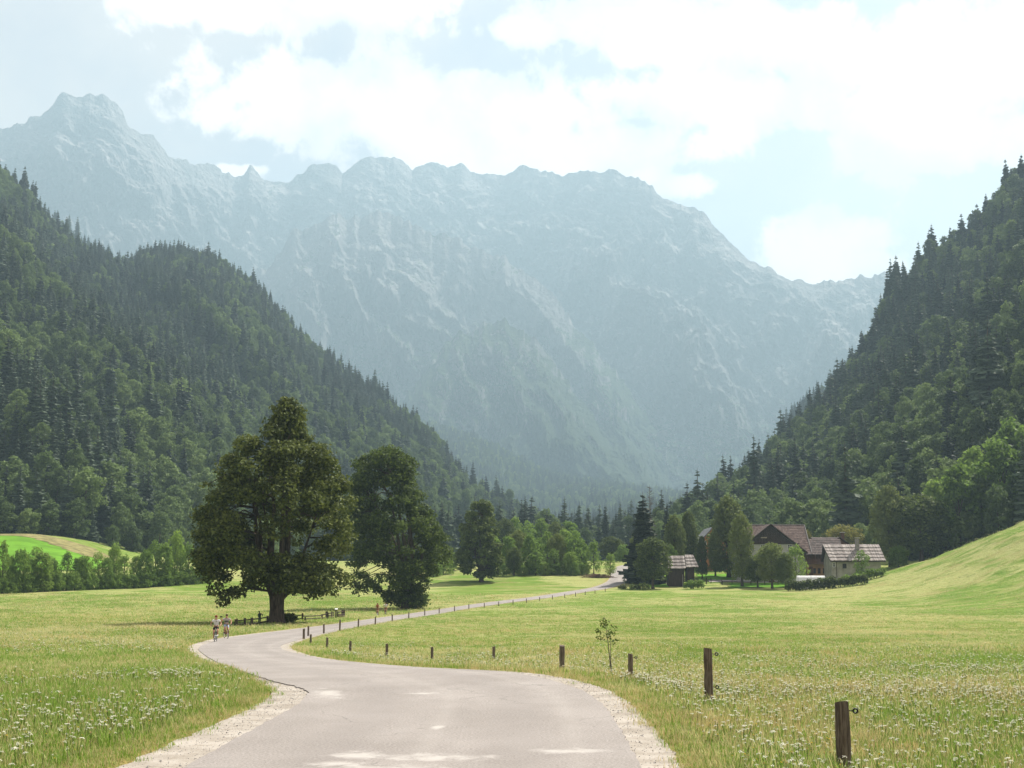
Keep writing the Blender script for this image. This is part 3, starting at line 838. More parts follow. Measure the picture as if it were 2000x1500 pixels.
def hero_tree(name, label, u, v_base, D, prof, nclump, nleaf, size, trunk_r, fork, leafmat, seed, low=None, twig=1.0, voids=()):
    r = np.random.default_rng(seed)
    k = D / F
    x0 = PX(u, D, v_base); z0 = gz1(x0, D)
    zz = [(v_base - p[0]) * k for p in prof][::-1]
    lf = [(u - p[1]) * k for p in prof][::-1]; rt = [(p[2] - u) * k for p in prof][::-1]
    H = zz[-1]
    cl = []
    tries = 0
    while len(cl) < nclump and tries < nclump * 60:
        tries += 1
        z = r.uniform(zz[0], H)
        l, rgt = np.interp(z, zz, lf), np.interp(z, zz, rt)
        if r.random() > ((l + rgt) / 2 / 11.0) ** 1.0 + 0.18: continue
        ph = r.uniform(0, 2 * math.pi); cx = math.cos(ph)
        mid, half = (rgt - l) / 2, max(0.15, (rgt + l) / 2)
        cr = min((0.75 + 1.35 * r.random() ** 1.6) * (H / 25), half * 0.9)
        q = (0.25 + 0.75 * r.random() ** 0.4)
        ex = max(half - cr * 0.5, 0.05) * q
        xx = mid * (0.4 + 0.6 * q) + ex * cx
        if any((xx - (vu - u) * k) ** 2 + (z - (v_base - vv) * k) ** 2 < vr * vr for vu, vv, vr in voids): continue
        cl.append((mid * (0.4 + 0.6 * q) + ex * cx, ex * math.sin(ph), z - cr * 0.3, cr, cr * r.uniform(0.5, 0.72)))
    if low:
        for (du, dv, rr_) in low:
            cl.append((du * k, r.uniform(-2, 2), dv * k, rr_, rr_ * 0.7))
    cl = np.array(cl)
    v, f = clump_leaves(cl, nleaf, size, r, 0.42, 0.35)
    o = thing(name, label, 'tree', (x0, D, z0))
    link('crown', cards_mesh('crown', v, f, [leafmat]), None, o)
    b = MB()
    R0 = trunk_r
    b.tube([(0, 0, -0.4), (0, 0, 0.05), (0.02, 0, 0.5), (0.0, 0, fork * 0.5), (-0.03, 0, fork), (0, 0, fork + 1.2)], [R0 * 1.6, R0 * 1.35, R0 * 1.08, R0 * 0.95, R0 * 1.05, R0 * 0.85], 14)
    tk = b.build('trunk', M_BARK, o, True)
    # limbs
    order = np.argsort(cl[:, 2])
    nl = 9
    mb = MB()
    ends = []
    for i in range(nl):
        ph = i * 2.4 + 0.3
        top = H * (0.42 + 0.5 * ((i * 0.37) % 1.0))
        l, rgt = np.interp(top, zz, lf), np.interp(top, zz, rt)
        rad = 0.45 * (rgt + l) / 2
        e = Vector(((rgt - l) / 2 * 0.6 + rad * math.cos(ph), rad * math.sin(ph), top))
        s = Vector((R0 * 0.4 * math.cos(ph), R0 * 0.4 * math.sin(ph), fork * 0.8))
        m1 = s.lerp(e, 0.3) + Vector((rad * 0.28 * math.cos(ph), rad * 0.28 * math.sin(ph), 0)); m2 = s.lerp(e, 0.65) + Vector((0.3 * math.cos(i), 0.3 * math.sin(i), 0))
        pts = [s, m1, m2, e]
        MB().tube(pts, [R0 * 0.5, R0 * 0.36, R0 * 0.22, R0 * 0.07], 8).build('limb', M_BARK, tk, True)
        ends.append(pts)
    mb = MB()
    for c in cl[:: max(1, int(len(cl) / (120 * twig)))]:
        e = Vector(c[:3]); best = None
        for pts in ends:
            for a, bb in zip(pts[:-1], pts[1:]):
                for q in (0.2, 0.6, 1.0):
                    p = a.lerp(bb, q)
                    if p.z < e.z + 1.5:
                        d = (p - e).length
                        if best is None or d < best[0]: best = (d, p)
        if best is None: continue
        p = best[1]
        mb.tube([p, p.lerp(e, 0.5) + Vector((0, 0, 0.12 * best[0])), e], [R0 * 0.13, R0 * 0.09, R0 * 0.03], 5)
    mb.build('branches', M_BARK, tk, True)['kind'] = 'stuff'
    return o

hero_tree('chestnut_tree', 'largest broad dark olive tree with pointed top, beside the road bend', 540, 1215, 150,
          [(776, 547, 562), (788, 530, 580), (808, 520, 590), (835, 516, 596), (848, 478, 606), (866, 445, 640), (900, 415, 655), (940, 395, 672), (990, 372, 688), (1040, 360, 690), (1080, 364, 684), (1110, 386, 672), (1135, 405, 655), (1152, 425, 600)],
          320, 60000, 0.30, 0.80, 3.2, L_CHESTNUT, 101, [(-95, 50, 1.0), (-110, 62, 1.2), (-80, 58, 0.9), (-98, 40, 0.8), (100, 62, 1.0), (85, 75, 1.2), (-45, 70, 0.8), (75, 55, 0.6), (120, 85, 1.3)], 1.0, [(508, 1010, 1.5), (515, 1050, 1.6), (600, 1050, 1.8), (612, 1030, 1.3), (470, 1120, 1.3), (640, 1085, 1.0), (498, 846, 1.2), (612, 850, 0.9), (420, 930, 0.9), (580, 940, 0.8), (450, 985, 0.8)])
hero_tree('maple_tree', 'tall dark green tree with open limbs and leafy foot, second from the road bend', 795, 1190, 235,
          [(882, 734, 772), (892, 701, 802), (910, 684, 808), (940, 673, 802), (970, 664, 827), (1000, 666, 844), (1040, 662, 868), (1065, 666, 886), (1090, 670, 877), (1115, 657, 853), (1138, 666, 840), (1152, 731, 831), (1172, 764, 829), (1184, 772, 824)],
          320, 42000, 0.38, 0.95, 6.0, L_MAPLE, 103, [(-120, 45, 1.2), (-100, 40, 1.0), (-35, 12, 0.9), (-30, 22, 0.9), (25, 14, 1.4), (20, 26, 1.6), (-22, 8, 0.7), (14, 40, 1.6)], 1.0, [(762, 1010, 1.5), (745, 960, 1.1), (802, 1040, 1.3), (725, 1112, 1.4), (840, 1088, 1.1)])
hero_tree('linden_tree', 'lone conical linden with short trunk out in the meadow', 940, 1138, 345,
          [(979, 928, 952), (990, 915, 960), (1010, 905, 966), (1040, 895, 975), (1070, 888, 983), (1095, 886, 985), (1112, 892, 980), (1122, 905, 970)],
          190, 22000, 0.48, 0.55, 3.0, L_LINDEN, 105)

# ------------------------------------------------------------------ forest
def instancer(name, pts, scale, rot, idx, sources, mat_holder=None, label=None):
    src = bpy.data.collections.new(name + '_sources')
    for i, me in enumerate(sources):
        so = bpy.data.objects.new('%s_source_%02d' % (name, i), me); src.objects.link(so)
    me = bpy.data.meshes.new(name)
    pts = np.asarray(pts, np.float32)
    me.vertices.add(len(pts)); me.vertices.foreach_set('co', pts.ravel())
    me.attributes.new('scl', 'FLOAT_VECTOR', 'POINT').data.foreach_set('vector', np.asarray(scale, np.float32).ravel())
    me.attributes.new('rot', 'FLOAT_VECTOR', 'POINT').data.foreach_set('vector', np.asarray(rot, np.float32).ravel())
    me.attributes.new('idx', 'INT', 'POINT').data.foreach_set('value', np.asarray(idx, np.int32))
    o = link(name, me)
    ng = bpy.data.node_groups.new(name, 'GeometryNodeTree')
    ng.interface.new_socket('Geometry', in_out='INPUT', socket_type='NodeSocketGeometry'); ng.interface.new_socket('Geometry', in_out='OUTPUT', socket_type='NodeSocketGeometry')
    n, l = ng.nodes, ng.links
    gi, go = n.new('NodeGroupInput'), n.new('NodeGroupOutput')
    ci = n.new('GeometryNodeCollectionInfo'); ci.inputs['Collection'].default_value = src; ci.inputs['Separate Children'].default_value = True; ci.inputs['Reset Children'].default_value = True
    ip = n.new('GeometryNodeInstanceOnPoints'); ip.inputs['Pick Instance'].default_value = True
    def attr(nm, ty):
        a = n.new('GeometryNodeInputNamedAttribute'); a.data_type = ty; a.inputs['Name'].default_value = nm
        return a.outputs['Attribute']
    l.new(gi.outputs[0], ip.inputs['Points']); l.new(ci.outputs[0], ip.inputs['Instance']); l.new(attr('idx', 'INT'), ip.inputs['Instance Index'])
    er = n.new('FunctionNodeEulerToRotation'); l.new(attr('rot', 'FLOAT_VECTOR'), er.inputs[0]); l.new(er.outputs[0], ip.inputs['Rotation'])
    l.new(attr('scl', 'FLOAT_VECTOR'), ip.inputs['Scale']); l.new(ip.outputs[0], go.inputs[0])
    md = o.modifiers.new('scatter', 'NODES'); md.node_group = ng
    return tag(o, label, kind='stuff')

def forest_mesh(kind, seed):
    r = np.random.default_rng(seed)
    if kind == 'conifer':
        v, f, tip = conifer_parts(seed, H=10.0, R=1.75 + 0.35 * r.random(), tiers=20, bare=0.08, needles=1.0, thin=1.0)
        return cards_mesh('spruce_tree', v, f, [L_WOODS, M_BARK], (tip.v, tip.f))
    if kind == 'larch':
        v, f, tip = conifer_parts(seed, H=10.0, R=1.7, tiers=12, bare=0.2, needles=0.6, thin=0.7, droop=0.1)
        return cards_mesh('larch_tree', v, f, [L_WOODS, M_BARK], (tip.v, tip.f))
    cl = crown_shape('oval' if seed % 2 else 'round', 10, 3.2, 24, r)
    v, f = clump_leaves(cl, 2300, 0.38, r, 0.4, 0.4)
    b = MB(); pts, rad = trunk_tube(6, 0.22, 0.08, seed); b.tube(pts, rad, 5)
    return cards_mesh('beech_tree', v, f, [L_BEECH, M_BARK], (b.v, b.f))

FOREST = [forest_mesh('conifer', s) for s in (31, 32, 33, 34)] + [forest_mesh('conifer', 35)] + [forest_mesh('broad', s) for s in (41, 42, 43, 44, 45)]
N_CON = 5

def thin_out(p, d):
    """keep points no closer than about d to each other"""
    seen = {}; keep = []
    for i, (x, y) in enumerate(p[:, :2]):
        c = (int(x // d), int(y // d)); ok = True
        for a in (-1, 0, 1):
            for b in (-1, 0, 1):
                for j in seen.get((c[0] + a, c[1] + b), ()):
                    if (p[j, 0] - x) ** 2 + (p[j, 1] - y) ** 2 < d * d: ok = False; break
                if not ok: break
            if not ok: break
        if ok: seen.setdefault(c, []).append(i); keep.append(i)
    return np.array(keep)

def scatter(G, T, n, dmin, r, tmax=1.04, umin=-460, umax=2460):
    A = G[:-1, :-1]; B = G[1:, :-1]; Cc = G[:-1, 1:]
    area = np.linalg.norm(np.cross(B - A, Cc - A), axis=2)
    area[:, T[1:] > tmax] = 0
    uu = 1000 + F * (A[..., 0] / A[..., 1])
    area[(uu < umin) | (uu > umax)] = 0
    w = area.ravel() / area.sum()
    k = r.choice(len(w), n, p=w)
    i, j = np.unravel_index(k, area.shape)
    a, b = r.random(n)[:, None], r.random(n)[:, None]
    p = G[i, j] * (1 - a) * (1 - b) + G[i + 1, j] * a * (1 - b) + G[i, j + 1] * (1 - a) * b + G[i + 1, j + 1] * a * b
    return p[thin_out(p, dmin)]

fr = np.random.default_rng(55)
def dress(p, con_bias, r, hs=1.0, seed=400, L=140):
    """choose kind and size for forest trees"""
    m = fbm(p[:, 0] / L, p[:, 1] / L, p[:, 2] / L, 3, seed) + con_bias + 0.35 * r.normal(size=len(p))
    con = m > 0
    idx = np.where(con, r.choice(N_CON, len(p), p=[0.23, 0.23, 0.22, 0.22, 0.10]), N_CON + r.integers(0, 5, len(p)))
    h = np.where(con, r.uniform(1.5, 2.9, len(p)), r.uniform(1.0, 2.0, len(p))) * hs * np.exp(0.12 * r.normal(size=len(p)))
    wd = h * np.where(con, r.uniform(0.85, 1.15, len(p)), r.uniform(0.8, 1.2, len(p)))
    scl = np.stack([wd, wd, h], 1)
    rot = np.stack([r.normal(size=len(p)) * 0.04, r.normal(size=len(p)) * 0.04, r.uniform(0, 6.28, len(p))], 1)
    q = p.copy(); q[:, 2] -= 0.6
    return q, scl, rot, idx

def individuals(q, scl, rot, idx, sel, side):
    for i in sel:
        k = int(idx[i])
        nm, lab, ct = (('spruce_tree', 'dark spruce rising from the lower %s' % side, 'spruce') if k < 5 else ('beech_tree', 'rounded green broadleaf tree on the lower %s' % side, 'tree'))
        o = link(nm, FOREST[k])
        o.location = q[i]; o.scale = scl[i]; o.rotation_euler = rot[i]
        tag(o, lab, ct, ct + ' on the lower ' + side)

def wood(name, label, G, T, n, dmin, bias, hs, seed, near=0, side=None, filt=None, L=140):
    p = scatter(G, T, n, dmin, fr)
    if filt is not None: p = p[filt(p)]
    q, scl, rot, idx = dress(p, bias(p) if callable(bias) else bias, fr, hs, seed, L)
    rest = np.ones(len(q), bool)
    if near:
        uu = 1000 + F * q[:, 0] / q[:, 1]
        score = np.where((uu > 0) & (uu < 2000), q[:, 1], 1e9)
        sel = np.argsort(score)[:near]
        individuals(q, scl, rot, idx, sel, side); rest[sel] = False
    return instancer(name, q[rest], scl[rest], rot[rest], idx[rest], FOREST, None, label)

wood('forest', 'mixed forest covering the steep mountainside behind the big trees', G_LEFT, T_LEFT, 90000, 5.9, lambda p: np.clip((p[:, 2] - 130) / 240, -0.65, 0.14), 0.98, 400, 150, 'slope behind the left tree line', lambda p: ~((1000 + F * p[:, 0] / p[:, 1] > 880) & (p[:, 1] < 1020)))
wood('forest', 'dark forest covering the steep slope above the farm', G_RIGHT, T_RIGHT, 46000, 5.5, lambda p: np.clip((p[:, 2] - 70) / 160, -0.4, 0.10), 0.98, 420, 150, 'slope above the farm', None, 90)
wood('forest', 'hazy far forested ridge behind the wooded shoulder', G_LEFT2, T_LEFT2, 8000, 9, 0.3, 1.1, 430)
wood('forest', 'blue hazy forest on the far spur beside the steep slope', G_RIGHT2, T_RIGHT2, 8000, 8, 0.4, 1.0, 440)
wood('forest', 'pale hazy woodland on the foothill below the cliffs', G_FOOT, T_FOOT, 16000, 9, -0.1, 0.95, 450)
# valley floor woods
def floor_wood(name, label, n, d0, d1, u0, u1, bias, hs, seed, dmin):
    y = np.sqrt(fr.uniform(d0 ** 2, d1 ** 2, n)); u = fr.uniform(u0, u1, n)
    p = np.stack([(u - 1000) / F * y, y, np.zeros(n)], 1)
    p[:, 2] = gz(p[:, 0], p[:, 1]); p = p[thin_out(p, dmin)]
    q, scl, rot, idx = dress(p, bias, fr, hs, seed, 60)
    return instancer(name, q, scl, rot, idx, FOREST, None, label)
floor_wood('forest', 'dark conifer wood on the valley floor beyond the meadow', 2600, 560, 1300, 600, 1420, 0.45, 0.9, 470, 6.5)
floor_wood('forest', 'thin dark line of far conifers at the foot of the range', 2600, 1350, 2000, 700, 1560, 0.9, 1.0, 480, 8)
# ------------------------------------------------------------------ placing by sight line
def hit(u, v, d0=8.0, d1=640.0):
    """distance at which the sight line through a pixel meets the ground"""
    ds = np.arange(d0, d1, 0.5)
    pts = [P(u, v, d) for d in ds]
    zz_ = gz(np.array([p.x for p in pts]), ds, False)
    below = np.array([p.z for p in pts]) <= zz_
    return float(ds[np.argmax(below)]) if below.any() else d1

ORD = ['first', 'second', 'third', 'fourth', 'fifth', 'sixth', 'seventh', 'eighth', 'ninth', 'tenth', 'eleventh', 'twelfth', 'thirteenth', 'fourteenth', 'fifteenth', 'sixteenth', 'seventeenth', 'eighteenth', 'nineteenth', 'twentieth',
       'twenty-first', 'twenty-second', 'twenty-third', 'twenty-fourth', 'twenty-fifth', 'twenty-sixth', 'twenty-seventh', 'twenty-eighth', 'twenty-ninth', 'thirtieth']

# ------------------------------------------------------------------ fields and yard
def patch(name, poly, mat, lift=0.05, step=2.0, kind='structure', fuzz=0.6):
    """a piece of ground cover lying on the terrain inside a polygon (x, y)"""
    poly = np.array(poly, float)
    x0, y0 = poly.min(0); x1, y1 = poly.max(0)
    nx, ny = int((x1 - x0) / step) + 2, int((y1 - y0) / step) + 2
    X, Y = np.meshgrid(np.linspace(x0, x1, nx), np.linspace(y0, y1, ny))
    cxm, cym = (X[:-1, :-1] + X[1:, 1:]) / 2, (Y[:-1, :-1] + Y[1:, 1:]) / 2
    cx_, cy_ = cxm + fuzz * pnoise(cxm / 3, cym / 3, 0, 77), cym + fuzz * pnoise(cxm / 3, cym / 3, 0, 78)
    ins = np.zeros(cx_.shape, bool)
    for (ax, ay), (bx_, by_) in zip(poly, np.roll(poly, -1, 0)):
        c = ((ay > cy_) != (by_ > cy_)) & (cx_ < (bx_ - ax) * (cy_ - ay) / (by_ - ay + 1e-12) + ax)
        ins ^= c
    Z = gz(X, Y, False) + lift
    f = grid_faces(ny, nx)[ins.ravel()]
    me = new_mesh(name, np.stack([X, Y, Z], 2).reshape(-1, 3), f, True)
    bm = bmesh.new(); bm.from_mesh(me); bmesh.ops.delete(bm, geom=[v for v in bm.verts if not v.link_faces], context='VERTS'); bm.to_mesh(me); bm.free()
    return tag(link(name, me, mat), kind=kind)

M_LAWN = simple_mat('mown_grass', (0.11, 0.24, 0.02), 0.95, 0.2, 0.15, 0.3, 0.05)
M_ROUGH = simple_mat('rough_grass', (0.20, 0.18, 0.075), 0.95, 0.35, 0.4, 0.6, 0.05)
M_PATH = simple_mat('gravel_path', (0.42, 0.38, 0.34), 0.95, 0.2, 0.8, 0.3, 0.05)
patch('mown_field', [(-230, 372), (-116, 376), (-108, 396), (-124, 420), (-150, 434), (-230, 438)], M_LAWN, 0.15, 2.5)
patch('rough_bank', [(-230, 437), (-150, 433), (-124, 419), (-116, 424), (-135, 448), (-230, 458)], M_ROUGH, 0.18, 2.5)
patch('lawn', [(PX(1362, 352), 350), (PX(1432, 352), 349), (PX(1428, 365), 366), (PX(1362, 365), 364)], M_LAWN, 0.10, 1.2, fuzz=0.3)
patch('lawn', [(PX(1420, 334), 329), (PX(1545, 334), 329), (PX(1545, 341), 340.5), (PX(1420, 341), 340.5)], M_LAWN, 0.10, 1.2, fuzz=0.3)
patch('lawn', [(PX(1262, 334), 331), (PX(1306, 334), 331), (PX(1304, 345), 346), (PX(1262, 345), 346)], M_LAWN, 0.10, 1.2, fuzz=0.3)
patch('path', [(PX(1385, 344), 343), (PX(1470, 344), 342.0), (PX(1470, 348), 345.6), (PX(1385, 349), 348)], M_PATH, 0.16, 0.8, fuzz=0.2)

# ------------------------------------------------------------------ fence posts along the road
t = NT('weathered_wood')
p = t.obj()
n1 = t.noise(p, 6.0, 6, 0.65, (6, 6, 0.5)); n2 = t.noise(p, 2.0, 4, 0.6)
c = t.mix(t.ramp(n1, 0.35, 0.65), (0.075, 0.058, 0.046), (0.20, 0.16, 0.128))
c = t.mix(t.ramp(n2, 0.55, 0.75, 0, 0.5), c, (0.20, 0.17, 0.14))
M_POST = t.done(t.bsdf(c, 0.9, t.bump(n1, 0.7, 0.02), 0.1))
M_WOOD_DARK = simple_mat('dark_wood', (0.06, 0.045, 0.035), 0.9, 0.35, 3.0, 0.4, 0.1, 0.0, (4, 4, 0.6))
M_BLACK = simple_mat('black_plastic', (0.012, 0.012, 0.013), 0.45, 0.1, 3.0)
M_PALE_WOOD = simple_mat('pale_wood', (0.42, 0.36, 0.28), 0.85, 0.25, 4.0, 0.3, 0.1)
M_WHITE = simple_mat('white_paint', (0.78, 0.78, 0.77), 0.6, 0.05, 2.0)

def post_mesh(h, r, seed, n=10):
    q = random.Random(seed); b = MB()
    lean = q.uniform(-0.02, 0.02), q.uniform(-0.02, 0.02)
    pts, rad = [], []
    for i in range(8):
        k = i / 7; z = -0.35 + (h + 0.35) * k
        pts.append((lean[0] * z + q.uniform(-1, 1) * 0.05 * r, lean[1] * z + q.uniform(-1, 1) * 0.05 * r, z)); rad.append(r * (1.06 - 0.1 * k) * q.uniform(0.96, 1.04))
    b.tube(pts, rad, n)
    for i, v in enumerate(b.v):     # split and worn, not quite round
        x, y, z = v; a = math.atan2(y, x)
        s = 1 + 0.07 * math.sin(3 * a + seed) + 0.04 * math.sin(7 * a + 2 * seed) + 0.03 * math.sin(11 * z + seed)
        b.v[i] = (x * s, y * s, z + (0.25 * r * math.sin(a + seed) if z > h - 0.01 else 0))
    return b.mesh('fence_post', M_POST)

NEAR_POSTS = [(1645, 1372, 17.5, 0.088, 'thick round fence post with two ring insulators, nearest to the camera'),
              (1386, 1267, 27.0, 0.082, 'tall leaning fence post with two ring insulators, second from the camera'),
              (1233, 1277, 38.0, 0.068, 'short fence post in white flowers, third from the camera'),
              (1098, 1261, 46.0, 0.085, 'fence post left of the young sapling, fourth from the camera')]
for i, (u, vt, D, r, lab) in enumerate(NEAR_POSTS):
    x = PX(u, D, 1400); z = gz1(x, D)
    h = P(u, vt, D).z - z
    o = link('fence_post', post_mesh(h, r, 3 + i, 14), None)
    o.location = (x, D, z)
    tag(o, lab, 'post', 'posts of the wire fence around the near meadow')
    if i < 3:
        for zz_ in (h - 0.10, h - 0.83 if i == 0 else h - 0.72):
            if i == 2 and zz_ < h - 0.2: continue
            ins = MB()
            ins.tube([(r * 0.9, 0, zz_), (r + 0.045, -0.01, zz_)], 0.008, 6)
            ins.torus((r + 0.075, -0.012, zz_), 0.027, 0.011, 'Y', 14, 6)
            ins.build('ring_insulator', M_BLACK, o)
INNER = [(964, 1263, 1292), (845, 1270, 1291), (757, 1265, 1284), (686, 1256, 1276), (641, 1250, 1267), (609, 1240, 1258), (595, 1228, 1248)]
for i, (u, vt, vb) in enumerate(INNER):
    D = hit(u, vb); x = PX(u, D); z = gz1(x, D); h = P(u, vt, D).z - z
    o = link('fence_post', post_mesh(max(0.6, h), 0.085 if i == 6 else 0.065, 20 + i), None); o.location = (x, D, z)
    tag(o, 'weathered fence post inside the road bend, %s post in the row from the sapling' % ORD[i + 1], 'post', 'posts of the wire fence around the near meadow')
OUTER = [(604, 1227, 1242), (634, 1225, 1237), (665, 1211, 1232), (701, 1209, 1225), (734, 1205, 1219), (767, 1200, 1214), (799, 1196, 1208), (830, 1190, 1202), (858, 1187, 1198), (888, 1183, 1193.5), (916, 1180, 1190), (946, 1178, 1187), (974, 1175, 1184), (1002, 1172, 1181), (1028, 1169, 1177.5),
         (1054, 1166, 1174), (1079, 1163, 1171), (1103, 1160, 1168), (1124, 1157, 1165), (1143, 1155, 1162), (1162, 1152.5, 1159.5), (1182, 1149, 1156)]
for i, (u, vt, vb) in enumerate(OUTER):
    D = hit(u, vb); x = PX(u, D); z = gz1(x, D); h = P(u, vt, D).z - z
    o = link('fence_post', post_mesh(min(1.5, max(0.75, h)), 0.075, 50 + i, 8), None); o.location = (x, D, z)
    tag(o, 'thin fence post along the far stretch of road, %s from the bend' % ORD[i], 'post', 'posts along the far stretch of road')

# young sapling between the near posts
D = 45.0; u = 1190; x = PX(u, D); z = gz1(x, D)
sap = thing('sapling', 'slender young sapling with sparse leaves standing among white flowers', 'tree', (x, D, z))
b = MB(); H = P(u, 1206, D).z - z
b.tube([(0.02, 0, -0.1), (0.0, 0, 0.5), (-0.05, 0, 1.1), (-0.16, 0, H)], [0.022, 0.018, 0.013, 0.005], 7)
b.tube([(0.07, 0.02, -0.1), (0.02, 0.01, 0.7), (0.03, 0, H * 0.72)], [0.014, 0.011, 0.004], 6)
for i in range(9):
    z1 = H * (0.55 + 0.045 * i); a = i * 2.4
    b.tube([(-0.05 - 0.012 * i, 0, z1), (-0.05 - 0.012 * i + 0.28 * math.cos(a), 0.28 * math.sin(a), z1 + 0.10)], [0.007, 0.003], 5)
b.build('stem', M_BARK_GREY, sap, True)
r = np.random.default_rng(5)
cl = [(-0.12 + 0.26 * math.cos(i * 2.4), 0.26 * math.sin(i * 2.4), H * (0.60 + 0.045 * i), 0.15, 0.12) for i in range(8)] + [(-0.30, 0, H * 0.66, 0.16, 0.10), (-0.16, 0, H * 0.93, 0.14, 0.16), (0.06, 0, H * 0.74, 0.14, 0.1)]
v, f = clump_leaves(cl, 190, 0.062, r, 0.2, 0.2)
link('leaves', cards_mesh('leaves', v, f, [L_MAPLE]), None, sap)

# ------------------------------------------------------------------ rail fences, stile and sign under the big tree
def rail_fence(name, label, posts, rails, group=None):
    """posts: (u, v_top, v_base), rails: pairs of pixel ends with distances from posts"""
    D0 = hit(posts[0][0], posts[0][2]); x0 = PX(posts[0][0], D0); z0 = gz1(x0, D0)
    o = thing(name, label, 'fence', (x0, D0, z0))
    pos = []
    for i, (u, vt, vb, th) in enumerate(posts):
        D = hit(u, vb); x = PX(u, D); zb = gz1(x, D); h = max(0.35, P(u, vt, D).z - zb)
        MB().box((x - x0, D - D0, zb - z0 + h / 2 - 0.15), (th, th, h + 0.3), 0.2 * i, 0, 0.92).build('post', M_WOOD_DARK, o)
        pos.append((Vector((x - x0, D - D0, zb - z0)), h))
    for (i, j, fa, fb) in rails:
        a = pos[i][0] + Vector((0, -0.09, pos[i][1] * fa)); c_ = pos[j][0] + Vector((0, -0.09, pos[j][1] * fb))
        MB().tube([a, a.lerp(c_, 0.5) - Vector((0, 0, 0.03)), c_], [0.075, 0.07, 0.06], 6).build('rail', M_WOOD_DARK, o)
    return o
rail_fence('rail_fence', 'dark rail fence running from the cyclists to the big tree trunk', [(461, 1209, 1224, 0.12), (464.5, 1208, 1224.5, 0.17), (480, 1207, 1224, 0.2), (493.5, 1206, 1224, 0.22), (524, 1203, 1218, 0.18)],
           [(0, 2, 0.80, 0.78), (2, 3, 0.78, 0.82), (3, 4, 0.80, 0.85), (0, 2, 0.22, 0.28), (2, 3, 0.26, 0.32), (3, 4, 0.30, 0.35)])
rail_fence('rail_fence', 'low dark rail fence between the big tree trunk and the stile', [(566, 1201, 1212, 0.16), (592, 1197.5, 1213, 0.22), (597, 1205, 1213.5, 0.14), (630, 1200, 1210, 0.16), (639, 1194, 1209.5, 0.22)],
           [(0, 1, 0.85, 0.75), (1, 3, 0.62, 0.8), (3, 4, 0.9, 0.72), (0, 1, 0.35, 0.30), (1, 4, 0.25, 0.22)])
sf = rail_fence('stile_fence', 'short fence with pale step boards at the end of the rail fence', [(642, 1196, 1209, 0.12), (649, 1194, 1208, 0.18), (653, 1195, 1208, 0.10), (660.5, 1194, 1207.5, 0.14), (670, 1191.5, 1205.5, 0.24), (673.5, 1191, 1206, 0.12)],
                [(0, 2, 0.85, 0.88), (3, 5, 0.88, 0.85), (0, 2, 0.55, 0.55), (3, 5, 0.5, 0.5)])
for (ua, ub, v) in ((641, 653, 1206.5), (661, 674, 1204)):
    Da = hit((ua + ub) / 2, v + 2); xa, xb = PX(ua, Da), PX(ub, Da); zb = gz1(xa, Da)
    MB().box(((xa + xb) / 2 - sf.location.x, Da - 0.5 - sf.location.y, zb + 0.28 - sf.location.z), (xb - xa, 0.45, 0.07)).box(((xa + xb) / 2 - sf.location.x, Da - 0.45 - sf.location.y, zb + 0.1 - sf.location.z), (xb - xa - 0.2, 0.12, 0.28)).build('step_board', M_PALE_WOOD, sf)
D = hit(657, 1209); x = PX(657, D); z = gz1(x, D); h = P(657, 1190, D).z - z
sg = thing('signpost', 'wooden signpost with a small white top board beside the stile', 'sign', (x, D, z))
MB().box((0, 0, h / 2 - 0.15), (0.17, 0.17, h + 0.3)).build('post', M_WOOD_DARK, sg)
MB().box((0.05, -0.05, h + 0.03), (0.34, 0.30, 0.05), 0, 0, 1.0, Matrix.Rotation(0.35, 3, 'X')).build('top_board', M_WHITE, sg)

# ------------------------------------------------------------------ farm buildings
M_PLASTER = simple_mat('white_plaster', (0.46, 0.45, 0.43), 0.9, 0.10, 0.8, 0.15, 0.1)
M_STONEWALL = simple_mat('old_plaster', (0.34, 0.33, 0.28), 0.92, 0.22, 0.7, 0.5, 0.1)
M_ORANGE = simple_mat('orange_plaster', (0.42, 0.19, 0.075), 0.9, 0.12, 0.5, 0.1, 0.1)
M_LITWALL = simple_mat('orange_lit_plaster', (0.48, 0.30, 0.16), 0.9, 0.2, 0.6, 0.1, 0.1)  # orange light on the wall is put into the plaster colour
M_BOARD = simple_mat('brown_boards', (0.060, 0.042, 0.034), 0.85, 0.35, 2.0, 0.5, 0.1, 0.0, (4, 4, 0.4))
M_BALC = simple_mat('balcony_wood', (0.14, 0.075, 0.045), 0.8, 0.3, 2.0, 0.3, 0.1, 0.0, (4, 4, 0.5))
M_SHADE = simple_mat('opening_shade', (0.02, 0.02, 0.022), 0.6, 0.2, 1.0)  # shade of doorways and vent, put into a near-black colour
M_GLASS = simple_mat('window_glass', (0.03, 0.035, 0.04), 0.08, 0.1, 1.0, 0, 0.5)
M_CHIM = simple_mat('chimney_stone', (0.24, 0.22, 0.21), 0.9, 0.2, 3.0, 0.3)
M_METAL = simple_mat('sheet_metal', (0.42, 0.43, 0.44), 0.4, 0.1, 2.0, 0, 0.5, 0.6)
M_ROOF_SLATE = simple_mat('grey_tiles', (0.15, 0.15, 0.16), 0.8, 0.2, 2.5, 0.5)
def shingle_mat(name, a, b_):
    t = NT(name)
    geo = t.new('ShaderNodeNewGeometry')
    n = t.noise(t.obj(), 2.0, 5, 0.65)
    c = t.mix(geo.outputs['Random Per Island'], a, b_)
    c = t.mix(t.ramp(n, 0.35, 0.7, 0, 0.5), c, tuple(0.5 * x for x in a))
    return t.done(t.bsdf(c, 0.85, t.bump(n, 0.3, 0.02), 0.15))
M_SH_BROWN = shingle_mat('brown_shingles', (0.10, 0.068, 0.058), (0.19, 0.135, 0.115))
M_SH_DARK = shingle_mat('dark_shingles', (0.065, 0.05, 0.045), (0.13, 0.10, 0.09))
